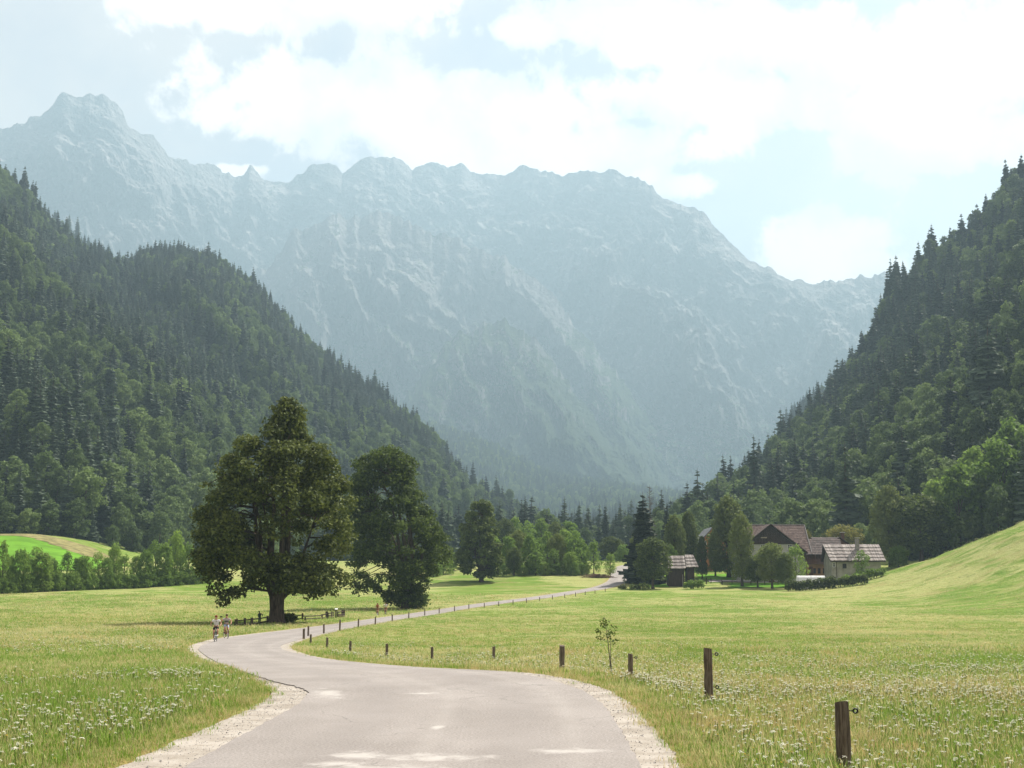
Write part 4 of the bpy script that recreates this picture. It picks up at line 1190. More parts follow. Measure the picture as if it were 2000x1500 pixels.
M_SH_PALE = shingle_mat('silvered_boards', (0.22, 0.185, 0.17), (0.46, 0.41, 0.38))

def roof_courses(a, b_, c_, d, n, wid, thick, mat, parent, seed=0, single=True, lap=1.18):
    """overlapping courses of boards between ridge a-b and eave d-c; every course one part when it shows"""
    a, b_, c_, d = map(Vector, (a, b_, c_, d)); q = random.Random(seed)
    nrm = (b_ - a).cross(d - a).normalized()
    if nrm.z < 0: nrm = -nrm
    full = MB()
    for i in range(n):
        mb = MB() if single else full
        t0, t1 = i / n, min(1.0 + 0.02, (i + lap) / n)
        L = (b_ - a).length; m = max(3, int(L / wid))
        for j in range(m):
            s0, s1 = (j + 0.02) / m, (j + 0.98) / m
            e = t1 + q.uniform(-0.035, 0.03) / n * 3
            up0 = nrm * (thick * (0.3 + q.random() * 0.25)); up1 = nrm * (thick * (1.1 + q.random() * 0.4))
            def pt(s, tt, off): return a.lerp(b_, s).lerp(d.lerp(c_, s), tt) + off
            top = [pt(s0, t0, up0), pt(s1, t0, up0), pt(s1, e, up1), pt(s0, e, up1)]
            bot = [v - nrm * thick * 0.8 for v in top]
            mb.add(top + bot, [(3, 2, 1, 0), (2, 3, 7, 6), (1, 2, 6, 5), (3, 0, 4, 7)])
        if single: mb.build('roof_course', mat, parent)
    if not single: full.build('shingles', mat, parent)['kind'] = 'stuff'

def window(parent, x, y, z, w, h, frame=M_WHITE, sill=True, shutters=None, face=-1):
    b = MB()
    o = b.box((x, y + face * 0.03, z + h / 2 + 0.03), (w + 0.16, 0.10, 0.10)).box((x, y + face * 0.03, z - h / 2 - 0.03), (w + 0.16, 0.10, 0.10)).box((x - w / 2 - 0.04, y + face * 0.03, z), (0.09, 0.10, h)).box((x + w / 2 + 0.04, y + face * 0.03, z), (0.09, 0.10, h)).box((x, y + face * 0.02, z), (0.05, 0.06, h)).box((x, y + face * 0.02, z + 0.15), (w, 0.05, 0.05)).build('window', frame, parent)
    MB().box((x, y + face * 0.008, z), (w, 0.02, h)).build('pane', M_GLASS, o)
    if sill: MB().box((x, y + face * 0.10, z - h / 2 - 0.11), (w + 0.3, 0.22, 0.06)).build('sill', M_CHIM, o)
    return o

def prism(b, x0, x1, y0, y1, z0, z1, zr, axis='Y', mi=0):
    """gable body: walls with a gable along the given ridge axis"""
    if axis == 'Y':
        xm = (x0 + x1) / 2
        vs = [(x0, y0, z0), (x1, y0, z0), (x1, y1, z0), (x0, y1, z0), (x0, y0, z1), (x1, y0, z1), (x1, y1, z1), (x0, y1, z1), (xm, y0, zr), (xm, y1, zr)]
        fs = [(0, 1, 5, 8, 4), (2, 3, 7, 9, 6), (1, 2, 6, 5), (3, 0, 4, 7), (4, 8, 9, 7), (8, 5, 6, 9)]
    else:
        ym = (y0 + y1) / 2
        vs = [(x0, y0, z0), (x1, y0, z0), (x1, y1, z0), (x0, y1, z0), (x0, y0, z1), (x1, y0, z1), (x1, y1, z1), (x0, y1, z1), (x0, ym, zr), (x1, ym, zr)]
        fs = [(0, 1, 5, 4), (2, 3, 7, 6), (1, 2, 6, 9, 5), (3, 0, 4, 8, 7), (4, 5, 9, 8), (8, 9, 6, 7)]
    return b.add(vs, fs, mi)

# --- main farmhouse: gabled wing towards the camera, long roof behind
D = 343.0; k = D / F; cx = PX(1507, D); g0 = gz1(cx, D)
zof = lambda v, d=D: P(1500, v, d).z - g0
xof = lambda u, d=D: PX(u, d) - cx
fh = thing('farmhouse', 'big farmhouse with brown boarded gable, white walls and wide brown shingle roof', 'house', (cx, D, g0))
apex = zof(1024); hw = 7.0; sl = 0.785
weave = apex - sl * hw
b = MB(); prism(b, -hw, hw, 0, 9, -1.5, weave - 0.25, apex - 0.3, 'Y'); b.build('wall', M_PLASTER, fh)
zb = zof(1061)
tri = MB(); q = random.Random(4)
nb_ = 52
for i in range(nb_):
    xa, xb = -hw * 1.02 + 2.04 * hw * i / nb_, -hw * 1.02 + 2.04 * hw * (i + 0.94) / nb_
    ta, tb = apex - 0.35 - sl * abs(xa), apex - 0.35 - sl * abs(xb)
    lo = zb - q.uniform(0, 0.12)
    if max(ta, tb) <= lo + 0.05: continue
    y = -0.06 - q.uniform(0, 0.03)
    tri.add([(xa, y, lo), (xb, y, lo), (xb, y, max(tb, lo)), (xa, y, max(ta, lo)), (xa, 0.0, lo), (xb, 0.0, lo)], [(0, 1, 2, 3), (0, 4, 5, 1)])
tri.build('gable_boards', M_BOARD, fh)['kind'] = 'stuff'
MB().box((xof(1494.5), -0.14, zof(1050)), (1.5, 0.08, 0.28)).build('gable_plank', M_PALE_WOOD, fh)
MB().box((0, -0.16, zb - 0.1), (2 * hw + 0.2, 0.3, 0.24)).build('gable_beam', M_BOARD, fh)
for s in (-1, 1):
    e = 8.9
    rf = MB().add([(0, -1.3, apex), (s * e, -1.3, apex - sl * e), (s * e, 7.0, apex - sl * e), (0, 7.0, apex), (0, -1.3, apex - 0.25), (s * e, -1.3, apex - sl * e - 0.25), (s * e, 7.0, apex - sl * e - 0.25), (0, 7.0, apex - 0.25)],
                  [(0, 1, 2, 3), (4, 7, 6, 5), (0, 4, 5, 1), (1, 5, 6, 2), (2, 6, 7, 3)]).build('wing_roof', M_BOARD, fh)
    roof_courses((0, -1.25, apex + 0.02), (0, 7.0, apex + 0.02), (s * e, 7.0, apex - sl * e + 0.02), (s * e, -1.25, apex - sl * e + 0.02), 16, 0.35, 0.05, M_SH_BROWN, rf, 5 + s, False)
    MB().tube([(0, -1.36, apex + 0.02), (s * e * 0.995, -1.36, apex - sl * e * 0.995 + 0.02)], 0.11, 4).build('verge_board', M_BOARD, rf)
# long main roof, ridge across
xl, xr = xof(1432, 352), xof(1576, 352)
ridge = P(1540, 1026, 353).z - g0; eave = ridge - 7.3
b = MB(); prism(b, xl + 0.5, xr - 0.5, 4.2, 16.0, -1.5, eave + 0.5, ridge - 0.3, 'X'); b.build('wall', M_PLASTER, fh)
mr = MB().add([(xl, 10, ridge), (xr, 10, ridge), (xr, 2.2, eave), (xl, 2.2, eave), (xl, 10, ridge - 0.25), (xr, 10, ridge - 0.25), (xr, 2.2, eave - 0.25), (xl, 2.2, eave - 0.25), (xl, 18, eave), (xr, 18, eave)],
              [(0, 3, 2, 1), (4, 5, 6, 7), (1, 2, 6, 5), (3, 7, 6, 2), (0, 4, 7, 3), (0, 1, 9, 8)]).build('main_roof', M_BOARD, fh)
roof_courses((xl, 10, ridge + 0.03), (xr, 10, ridge + 0.03), (xr, 2.2, eave + 0.03), (xl, 2.2, eave + 0.03), 17, 0.38, 0.06, M_SH_BROWN, mr, 9, False)
MB().tube([(xr + 0.02, 9.9, ridge + 0.08), (xr + 0.02, 2.1, eave + 0.08)], 0.13, 4).build('verge_board', M_CHIM, mr)
MB().tube([(xl, 10, ridge + 0.12), (xr, 10, ridge + 0.12)], 0.14, 6).build('ridge_board', M_CHIM, mr)
for u in (1471, 1492, 1522, 1545):
    window(fh, xof(u), 0.0, zof(1069), 0.95, 1.25)
    window(fh, xof(u), 0.0, zof(1096), 0.95, 1.3)
    window(fh, xof(u), 0.0, zof(1121), 1.0, 1.35)
MB().box((xof(1507), -0.03, 1.05), (1.3, 0.10, 2.3)).build('door', M_BALC, fh)

# --- orange house with grey roof
D = 378.0; cx = PX(1395, D); g0 = gz1(cx, D)
oh = thing('orange_house', 'orange walled house with grey gable roof behind the tall trees', 'house', (cx, D, g0))
zof = lambda v, d=D: P(1395, v, d).z - g0
apex = zof(1029); hw = 4.0; sl = 1.12
b = MB(); prism(b, -hw, hw, 0, 17, -2, apex - sl * hw - 0.2, apex - 0.2, 'Y'); b.build('wall', M_ORANGE, oh)
for s in (-1, 1):
    e = hw + 0.55
    rf = MB().add([(0, -0.7, apex), (s * e, -0.7, apex - sl * e + 0.25), (s * e, 17.7, apex - sl * e + 0.25), (0, 17.7, apex), (0, -0.7, apex - 0.22), (s * e, -0.7, apex - sl * e + 0.03), (s * e, 17.7, apex - sl * e + 0.03), (0, 17.7, apex - 0.22)],
                  [(0, 1, 2, 3), (4, 7, 6, 5), (0, 4, 5, 1), (1, 5, 6, 2)]).build('roof', M_ROOF_SLATE, oh)
    roof_courses((0, -0.7, apex + 0.03), (0, 17.7, apex + 0.03), (s * e, 17.7, apex - sl * e + 0.28), (s * e, -0.7, apex - sl * e + 0.28), 14, 0.4, 0.04, M_ROOF_SLATE, rf, 3, False)
MB().box((1.6, -0.05, 2.6), (3.4, 0.12, 5.6)).build('shaded_barn_door', M_SHADE, oh)  # dark panel, the shade at the big doorway is painted in its colour
for z_ in (4.6, 7.4): window(oh, -2.3, 0.0, z_, 0.8, 1.1)

# --- stone house with silvered board roof
D = 334.0; ua, ub = 1626, 1722; cx = PX(1674, D); g0 = gz1(cx, D)
sh = thing('stone_house', 'low pale plastered house with silvery stepped board roof and chimney', 'house', (cx, D, g0))
zof = lambda v, d=D: P(1674, v, d).z - g0
x0, x1 = PX(ua, D) - cx, PX(ub, D) - cx
ez = zof(1096); rz_ = zof(1064, D + 4.2)
b = MB(); prism(b, x0, x1, 0, 8.4, -2.5, ez + 0.45, rz_ - 0.2, 'X'); b.build('wall', M_STONEWALL, sh)
rf = MB().add([(x0 - 1.1, 4.2, rz_), (x1 + 0.8, 4.2, rz_), (x1 + 1.0, -0.9, ez), (x0 - 0.5, -0.9, ez), (x0 - 1.1, 4.2, rz_ - 0.2), (x1 + 0.8, 4.2, rz_ - 0.2), (x1 + 1.0, -0.9, ez - 0.2), (x0 - 0.5, -0.9, ez - 0.2), (x0 - 0.5, 9.3, ez), (x1 + 1.0, 9.3, ez)],
              [(0, 3, 2, 1), (4, 5, 6, 7), (1, 2, 6, 5), (3, 7, 6, 2), (0, 4, 7, 3), (0, 1, 9, 8)]).build('roof', M_BOARD, sh)
roof_courses((x0 - 1.1, 4.2, rz_ + 0.05), (x1 + 0.8, 4.2, rz_ + 0.05), (x1 + 1.0, -0.95, ez + 0.05), (x0 - 0.5, -0.95, ez + 0.05), 5, 0.24, 0.17, M_SH_PALE, rf, 2, True, 1.06)
ch = MB().box((PX(1677, D + 2.5) - cx, 2.4, rz_ + 0.1), (0.85, 0.85, 2.6)).build('chimney', M_CHIM, sh)
MB().box((PX(1677, D + 2.5) - cx, 2.4, rz_ + 1.62), (1.15, 1.05, 0.10)).build('chimney_cap', M_METAL, ch)
window(sh, PX(1651, D) - cx, 0.0, zof(1105.5), 0.75, 0.95, M_BOARD)
window(sh, PX(1630.5, D) - cx, 0.0, zof(1103), 0.5, 1.0, M_WHITE)
MB().tube([(PX(1635, D) - cx, -0.08, ez - 0.2), (PX(1635, D) - cx, -0.08, -0.5)], 0.06, 6).build('downpipe', M_BOARD, sh)

# --- middle house with balcony
D = 346.0; ua, ub = 1577, 1622; cx = PX(1600, D); g0 = gz1(cx, D)
mh = thing('balcony_house', 'brown house with wooden balcony and warm lit ground floor between the roofs', 'house', (cx, D, g0))
zof = lambda v, d=D: P(1600, v, d).z - g0
x0, x1 = PX(ua, D) - cx, PX(ub, D) - cx
ez = zof(1083); rz_ = zof(1053, D + 5)
b = MB(); prism(b, x0, x1 + 3, 0, 10, -2, ez + 0.4, rz_ - 0.2, 'X'); b.build('wall', M_LITWALL, mh)
MB().box(((x0 + x1) / 2, -0.04, zof(1093)), (x1 - x0, 0.10, zof(1084) - zof(1102))).build('upper_boards', M_BALC, mh)
rf = MB().add([(x0 - 0.5, 5, rz_), (x1 + 4, 5, rz_), (x1 + 3, -1.4, ez), (x0 - 0.5, -1.4, ez), (x0 - 0.5, 5, rz_ - 0.2), (x1 + 4, 5, rz_ - 0.2), (x1 + 3, -1.4, ez - 0.2), (x0 - 0.5, -1.4, ez - 0.2), (x0 - 0.5, 11.5, ez), (x1 + 4, 11.5, ez)],
              [(0, 3, 2, 1), (4, 5, 6, 7), (1, 2, 6, 5), (3, 7, 6, 2), (0, 4, 7, 3), (0, 1, 9, 8)]).build('roof', M_BOARD, mh)
roof_courses((x0 - 0.5, 5, rz_ + 0.03), (x1 + 4, 5, rz_ + 0.03), (x1 + 3, -1.4, ez + 0.03), (x0 - 0.5, -1.4, ez + 0.03), 9, 0.4, 0.07, M_SH_DARK, rf, 6, False)
zb = zof(1101)
bal = MB().box(((x0 + x1) / 2, -0.75, zb), (x1 - x0, 1.4, 0.18)).build('balcony', M_BALC, mh)
MB().box(((x0 + x1) / 2, -1.42, zb + 1.05), (x1 - x0, 0.09, 0.09)).build('handrail', M_BALC, bal)
for i in range(15):
    MB().box((x0 + (x1 - x0) * (i + 0.5) / 15, -1.42, zb + 0.53), (0.22, 0.05, 0.98)).build('baluster', M_BALC, bal)
for i in range(4):
    MB().box((x0 + (x1 - x0) * i / 3, -1.40, (zb + ez) / 2), (0.14, 0.14, ez - zb)).build('balcony_post', M_BALC, bal)
for u in (1592, 1601, 1611): window(mh, PX(u, D) - cx, 0.0, zof(1115), 0.55, 1.2, M_BALC, False)
MB().box((PX(1585, D) - cx, -0.04, zof(1115)), (0.9, 0.1, 2.1)).build('door', M_BALC, mh)
# --- back building with red gable
D = 362.0; cx = PX(1632, D); g0 = gz1(cx, D)
bh = thing('back_house', 'dark roofed house with small reddish gable and capped chimney behind the board roof', 'house', (cx, D, g0))
zof = lambda v, d=D: P(1632, v, d).z - g0
apex = zof(1049); hw = 3.6; sl = 0.75; xg = PX(1642, D) - cx
b = MB(); prism(b, xg - hw, xg + hw, 0, 10, -2, apex - sl * hw - 0.2, apex - 0.2, 'Y'); b.build('wall', M_BALC, bh)
for s in (-1, 1):
    e = hw + 0.7
    rf = MB().add([(xg, -0.9, apex), (xg + s * e, -0.9, apex - sl * e), (xg + s * e, 10.5, apex - sl * e), (xg, 10.5, apex), (xg, -0.9, apex - 0.2), (xg + s * e, -0.9, apex - sl * e - 0.2)], [(0, 1, 2, 3), (0, 4, 5, 1)]).build('roof', M_BOARD, bh)
    roof_courses((xg, -0.9, apex + 0.03), (xg, 10.5, apex + 0.03), (xg + s * e, 10.5, apex - sl * e + 0.03), (xg + s * e, -0.9, apex - sl * e + 0.03), 8, 0.45, 0.06, M_SH_DARK, rf, 8, False)
xa, xb = PX(1598, D) - cx, xg
rz_ = zof(1049.5, D + 5); ez = zof(1066)
b = MB(); prism(b, xa, xb - 0.5, 0.6, 9.4, -2, ez, rz_ - 0.3, 'X'); b.build('wall', M_BALC, bh)
rf = MB().add([(xa - 0.4, 5, rz_ - 0.05), (xb, 5, rz_ - 0.05), (xb, -0.4, ez), (xa - 0.4, -0.4, ez), (xa - 0.4, 10.4, ez), (xb, 10.4, ez)], [(0, 3, 2, 1), (0, 1, 5, 4)]).build('side_roof', M_BOARD, bh)
roof_courses((xa - 0.4, 5, rz_), (xb, 5, rz_), (xb, -0.4, ez + 0.05), (xa - 0.4, -0.4, ez + 0.05), 8, 0.4, 0.06, M_SH_DARK, rf, 12, False)
ch = MB().box((PX(1652, D) - cx, 1.5, apex + 0.1), (0.8, 0.8, 2.2)).build('chimney', M_BALC, bh)
MB().box((PX(1652, D) - cx, 1.5, apex + 1.28), (1.2, 1.1, 0.12)).build('chimney_cap', M_WHITE, ch)

# --- small shed with stepped silvered roof in two halves
D = 334.0; cx = PX(1338, D); g0 = gz1(cx, D)
sd = thing('wooden_shed', 'small dark timber shed with two pale stepped board roofs by the road', 'shed', (cx, D, g0))
zof = lambda v, d=D: P(1338, v, d).z - g0
for (ua, ub, vr, ve, y0, dp) in ((1304, 1339, 1086, 1111, -0.8, 5.0), (1341, 1365, 1084, 1108, 0.4, 4.6)):
    x0, x1 = PX(ua, D) - cx, PX(ub, D) - cx
    ez, rz_ = zof(ve, D + y0), zof(vr, D + y0 + dp / 2)
    b = MB(); prism(b, x0 + 0.25, x1 - 0.25 if ub < 1350 else x1 - 0.9, y0 + 0.4, y0 + dp - 0.4, -1.2, ez + 0.2, rz_ - 0.2, 'X'); b.build('wall', M_BOARD, sd)
    hip = 0.9 if ub > 1350 else 0.0
    rf = MB().add([(x0, y0 + dp / 2, rz_), (x1 - hip, y0 + dp / 2, rz_), (x1, y0 - 0.5, ez), (x0, y0 - 0.5, ez), (x0, y0 + dp + 0.5, ez), (x1, y0 + dp + 0.5, ez)], [(0, 3, 2, 1), (0, 1, 5, 4), (1, 2, 5)]).build('roof', M_BOARD, sd)
    roof_courses((x0, y0 + dp / 2, rz_ + 0.04), (x1 - hip, y0 + dp / 2, rz_ + 0.04), (x1, y0 - 0.55, ez + 0.04), (x0, y0 - 0.55, ez + 0.04), 4, 0.2, 0.15, M_SH_PALE, rf, 21, True, 1.06)
MB().box((PX(1333, D) - cx, -0.75, 1.2), (0.16, 0.16, 3.2)).build('corner_post', M_CHIM, sd)
MB().box((PX(1352, D) - cx, 0.72, 1.0), (1.0, 0.1, 2.0)).build('door', M_SHADE, sd)

# --- polytunnel, hedge, shrubs, yard fences
D = 317.0; cx = PX(1584, D); g0 = gz1(cx, D)
pt = thing('polytunnel', 'low white plastic covered garden tunnel in front of the balcony house', 'greenhouse', (cx, D, g0))
b = MB(); L = 56 * D / F / 2; hgt = P(1584, 1124.5, D).z - g0
n = 10
for i in range(2):
    for j in range(n + 1):
        a = math.pi * j / n
        b.v.append(((-L if i == 0 else L) * (1 - 0.04 * math.sin(a)), -0.9 * math.cos(a), hgt * math.sin(a) ** 0.7))
for j in range(n): b.f.append([j, j + 1, n + 2 + j, n + 1 + j]); b.m.append(0)
b.f.append(list(range(n + 1))); b.m.append(0); b.f.append(list(range(2 * n + 1, n, -1))); b.m.append(0)
b.build('cover', M_WHITE, pt)
MB().box((PX(1576, D) - cx, -0.86, hgt * 0.5), (1.0, 0.1, 0.22)).build('vent', M_SHADE, pt)
for s in (-1, 0, 1): MB().tube([(s * L * 0.9, -0.92 * math.cos(math.pi * j / 8), (hgt + 0.02) * math.sin(math.pi * j / 8) ** 0.7) for j in range(9)], 0.025, 5).build('hoop', M_METAL, pt)

def hedge(name, label, u0, u1, v_top, D0, D1, depth, leafmat, n, size, seed):
    r = np.random.default_rng(seed)
    x0, x1 = PX(u0, D0), PX(u1, D1); z0 = gz1((x0 + x1) / 2, (D0 + D1) / 2)
    h = P((u0 + u1) / 2, v_top, (D0 + D1) / 2).z - z0
    L = x1 - x0; m = int(L / 0.9) + 1
    cl = []
    for i in range(m):
        kx = (i + 0.5) / m; xx = x0 + L * kx; yy = D0 + (D1 - D0) * kx
        for j in (0, 1):
            hh = h * r.uniform(0.75, 1.08)
            cl.append((xx - x0 + r.normal() * 0.1, yy - D0 + r.uniform(-0.4, 0.4) * depth, gz1(xx, yy) - z0 + hh * (0.45 if j == 0 else 0.68), 0.75, hh * 0.40))
    v, f = clump_leaves(cl, n, size, r, 0.4, 0.3)
    o = thing(name, label, 'hedge' if name == 'hedge' else 'bush', (x0, D0, z0))
    link('foliage', cards_mesh('foliage', v, f, [leafmat]), None, o)
    b = MB()
    for i in range(0, m, 2):
        c_ = cl[2 * i]; b.tube([(c_[0], c_[1], c_[2] - h * 0.5), (c_[0], c_[1], c_[2] + h * 0.2)], [0.05, 0.02], 5)
    st = b.build('stems', M_BARK, o); st['kind'] = 'stuff'
    return o
hedge('hedge', 'long low clipped hedge in front of the white tunnel', 1535, 1694, 1129, 313, 309, 1.2, L_LINDEN, 5200, 0.34, 1)
hedge('shrub', 'low rounded shrub in front of the small shed', 1337, 1374, 1133, 325, 325, 1.4, L_LIGHT, 900, 0.32, 2)
hedge('shrub', 'loose grey green shrubs on the meadow edge beside the road sign', 1233, 1268, 1140, 318, 318, 2.2, L_LINDEN, 700, 0.3, 3)
hedge('shrub', 'sunlit flower shrubs on the slope beside the stone house', 1672, 1730, 1112, 322, 326, 2.5, L_LIGHT, 1500, 0.34, 4)
hedge('shrub', 'tall grassy shrubs along the corner of the hedge', 1640, 1690, 1122, 313, 316, 2.0, L_LIGHT, 900, 0.34, 5)
hedge('shrub', 'leafy growth around the foot of the largest tree', 546, 573, 1196, 150.5, 151, 1.2, L_CHESTNUT, 1500, 0.2, 6)
hedge('shrub', 'small dark bush beside the thin road sign', 1210, 1221, 1143, 322, 322, 0.8, L_CHESTNUT, 260, 0.25, 7)

rail_fence('yard_fence', 'thin wooden rail fence along the lawn by the shed', [(1290, 1130, 1140.5, 0.14), (1306, 1130, 1140.5, 0.14), (1325, 1130, 1140.5, 0.14), (1344, 1129.5, 1140, 0.14), (1371, 1129, 1139.5, 0.16), (1380, 1128, 1140.5, 0.2), (1389, 1129, 1139.5, 0.16), (1410, 1131, 1141, 0.14)],
           [(0, 2, 0.8, 0.8), (2, 4, 0.8, 0.75), (4, 6, 0.6, 0.6), (6, 7, 0.6, 0.7), (0, 2, 0.4, 0.4), (2, 4, 0.4, 0.4)])
rail_fence('yard_fence', 'low wooden fence below the trees in front of the farmhouse', [(1411, 1134, 1142, 0.12), (1430, 1134, 1142, 0.12), (1467, 1135, 1142.5, 0.12), (1494, 1133, 1142.5, 0.14), (1520, 1135, 1143, 0.12)], [(0, 1, 0.8, 0.8), (1, 2, 0.8, 0.8), (2, 3, 0.8, 0.8), (3, 4, 0.8, 0.8)])

# thin sign by the road near the farm
D = hit(1219.5, 1150); x = PX(1219.5, D); z = gz1(x, D); h = P(1219.5, 1129, D).z - z
rs = thing('road_sign', 'thin pole with a small triangular sign beside the road near the farm', 'sign', (x, D, z))
MB().tube([(0, 0, -0.2), (0, 0, h)], 0.045, 8).build('pole', M_METAL, rs)
MB().add([(-0.45, -0.06, h - 0.75), (0.45, -0.06, h - 0.75), (0, -0.06, h + 0.02), (-0.45, -0.03, h - 0.75), (0.45, -0.03, h - 0.75), (0, -0.03, h + 0.02)], [(0, 1, 2), (5, 4, 3), (0, 3, 4, 1), (1, 4, 5, 2), (2, 5, 3, 0)]).build('sign_plate', M_CHIM, rs)

# heap of cut branches beside the road
D = 356.0; x = PX(1166, D); z = gz1(x, D)
hp = thing('brush_heap', 'brown heap of cut branches on the grass left of the road', 'heap', (x, D, z))
q = random.Random(9); b = MB()
for i in range(150):
    px_, py_ = q.gauss(0, 1.5), q.gauss(0, 0.8); a = q.uniform(-0.5, 0.5) + (math.pi if q.random() < 0.5 else 0); L = q.uniform(0.8, 2.0); zz_ = max(0, 0.85 * (1 - (px_ / 3.6) ** 2)) * q.random()
    b.tube([(px_, py_, zz_), (px_ + L * math.cos(a), py_ + L * math.sin(a) * 0.5, zz_ + q.uniform(-0.1, 0.35))], [0.07, 0.03], 4)
b.build('branches', simple_mat('cut_branches', (0.13, 0.075, 0.045), 0.9, 0.4, 2.0), hp)['kind'] = 'stuff'

# ------------------------------------------------------------------ trees round the farm and along the meadow
T = place_tree
T('spruce_tree', 'spruce', 'tall dark spruce at the road corner beside the small shed', 1258, 1138, 960, 86, 342, None, 0)
T('spruce_tree', 'spruce', 'small pointed spruce rising behind the pair of lindens', 1305, 1085, 979, 34, 440, None, 1)
T('shade_tree', 'round', 'bushy olive green tree in front of the dark spruce', 1275, 1140, 1047, 80, 326, None, 0)
T('shade_tree', 'oval', 'narrow dark tree left of the dark spruce at the road edge', 1244, 1138, 1040, 40, 345, None, 0)
T('linden_tree', 'oval', 'clipped oval linden behind the shed, the shorter of the pair', 1319, 1130, 1004, 54, 350, None, 0)
T('linden_tree', 'oval', 'clipped oval linden behind the shed, the taller of the pair', 1346, 1128, 996, 50, 360, None, 1)
T('linden_tree', 'oval', 'slim dark tree between the shed and the orange house', 1372, 1126, 1045, 26, 352, None, 1)
T('shade_tree', 'alder', 'small bright green tree between bushy tree and shed', 1311, 1112, 1060, 30, 337, None, 0)
T('linden_tree', 'oval', 'tallest farm tree, wide and dark in front of the orange house', 1424, 1132, 966, 80, 356, None, 0)
T('linden_tree', 'oval', 'tall slim tree in front of the farmhouse, dark to the ground', 1450, 1141, 1000, 54, 333, None, 1)
T('orchard_tree', 'round', 'small round tree in front of the white farmhouse wall', 1508, 1144, 1057, 64, 326, None, 1)
T('orchard_tree', 'round', 'dark round tree hiding the foot of the farmhouse wall', 1480, 1144, 1082, 48, 330, None, 0)
T('orchard_tree', 'airy', 'light green drooping tree beside the farmhouse wall', 1556, 1138, 1060, 52, 332, None, 0)
T('orchard_tree', 'round', 'low sunlit tree leaning beside the round orchard tree', 1534, 1145, 1078, 42, 322, None, 0)
T('yellow_tree', 'yellow', 'wide yellow green tree behind the farm roofs', 1650, 1090, 1026, 86, 385, None, 0)
T('yellow_tree', 'yellow', 'small yellow green tree peeping right of the brown roof', 1578, 1085, 1034, 26, 375, None, 0)
T('linden_tree', 'oval', 'dark narrow tree in front of the orange house wall', 1398, 1128, 1032, 34, 360, None, 1)
T('orchard_tree', 'airy', 'small leaning tree in front of the silvery board roof', 1685, 1126, 1073, 38, 326, None, 1)
T('linden_tree', 'oval', 'tall dark oval tree behind the right end of the board roof', 1742, 1110, 944, 80, 354, None, 1)
T('shade_tree', 'round', 'wide green tree at the forest edge above the grassy slope', 1803, 1110, 962, 126, 350, None, 0)
T('shade_tree', 'bush', 'dark bush at the right end of the board roof', 1757, 1118, 1064, 46, 342, None, 0)
T('shade_tree', 'alder', 'bright leafy tree leaning over the slope crest, second from the frame edge', 1880, 1075, 905, 110, 352, None, 1)
T('shade_tree', 'alder', 'bright leafy tree over the slope crest at the frame edge', 1965, 1040, 850, 130, 352, None, 2)
for (u, vt, w, D, kd, lab) in ((1835, 930, 90, 372, 'alder', 'leafy tree between the wide forest edge tree and the slope crest'), (1915, 868, 110, 366, 'alder', 'tall leafy tree over the slope crest, third from the frame edge'), (1990, 812, 130, 372, 'alder', 'tallest leafy tree behind the slope crest at the frame edge'),
                               (2040, 850, 140, 350, 'alder', 'leafy tree half cut off by the frame edge above the slope'), (1775, 1000, 70, 372, 'alder', 'light leafy tree behind the wide tree beside the board roof')):
    T('shade_tree', kd, lab, u, 1080, vt, w, D, None, int(u) % 3)
# bare dead conifer behind the spruce
D = 430.0; x = PX(1271, D); z = gz1(x, D); H = P(1271, 946, D).z - z
dt = thing('dead_tree', 'bare grey dead conifer standing behind the tall spruce', 'tree', (x, D, z))
MB().tube([(0, 0, -0.3), (0.2, 0, H * 0.5), (0, 0, H)], [0.32, 0.2, 0.03], 7).build('trunk', M_BARK_GREY, dt, True)
b = MB(); q = random.Random(3)
for i in range(90):
    k_ = q.uniform(0.35, 0.97); a = q.uniform(0, 6.28); L = 3.0 * (1 - k_) ** 0.6 * q.uniform(0.6, 1.2) + 0.3
    s = Vector((0.1, 0, H * k_)); e = s + Vector((L * math.cos(a), L * math.sin(a), L * 0.35)); m_ = s.lerp(e, 0.55) - Vector((0, 0, 0.12 * L))
    b.tube([s, m_, e], [0.06, 0.045, 0.02], 4, 0, False)
    for jj in range(3):
        p_ = s.lerp(e, 0.4 + 0.2 * jj); b.tube([p_, p_ + Vector((q.gauss(0, 0.35), q.gauss(0, 0.35), 0.25))], [0.03, 0.012], 3, 0, False)
b.build('branches', M_BARK_GREY, dt)['kind'] = 'stuff'

q = random.Random(17)
# tree line along the left edge of the meadow
LINE = [(2, 1060, 30), (18, 1080, 26), (38, 1076, 30), (62, 1070, 30), (84, 1069, 34), (104, 1086, 24), (124, 1082, 26), (146, 1086, 28), (165, 1074, 28), (186, 1086, 26), (205, 1078, 26), (224, 1072, 26), (243, 1070, 28), (262, 1076, 26), (283, 1062, 28), (302, 1060, 28), (322, 1056, 28), (343, 1046, 34), (362, 1062, 30), (384, 1078, 28), (404, 1085, 26), (-20, 1066, 34), (-48, 1070, 34)]
for i, (u, vt, w) in enumerate(sorted(LINE)):
    kind = ('alder', 'bush', 'airy')[i % 3]
    lab = ('tree of the meadow edge line, %s from the line\'s outer end' % ORD[i]).replace('tree of', ('light green tree of', 'bushy tree of', 'slim tree of')[i % 3])
    u += q.uniform(-5, 5); vt += q.uniform(-14, 10); w *= q.uniform(0.8, 1.35)
    T('hedgerow_tree', kind, lab, u, 1150, vt, w * 1.28, 300 + 0.11 * u + (i % 2) * 4, 'tree line along the left meadow edge', i)
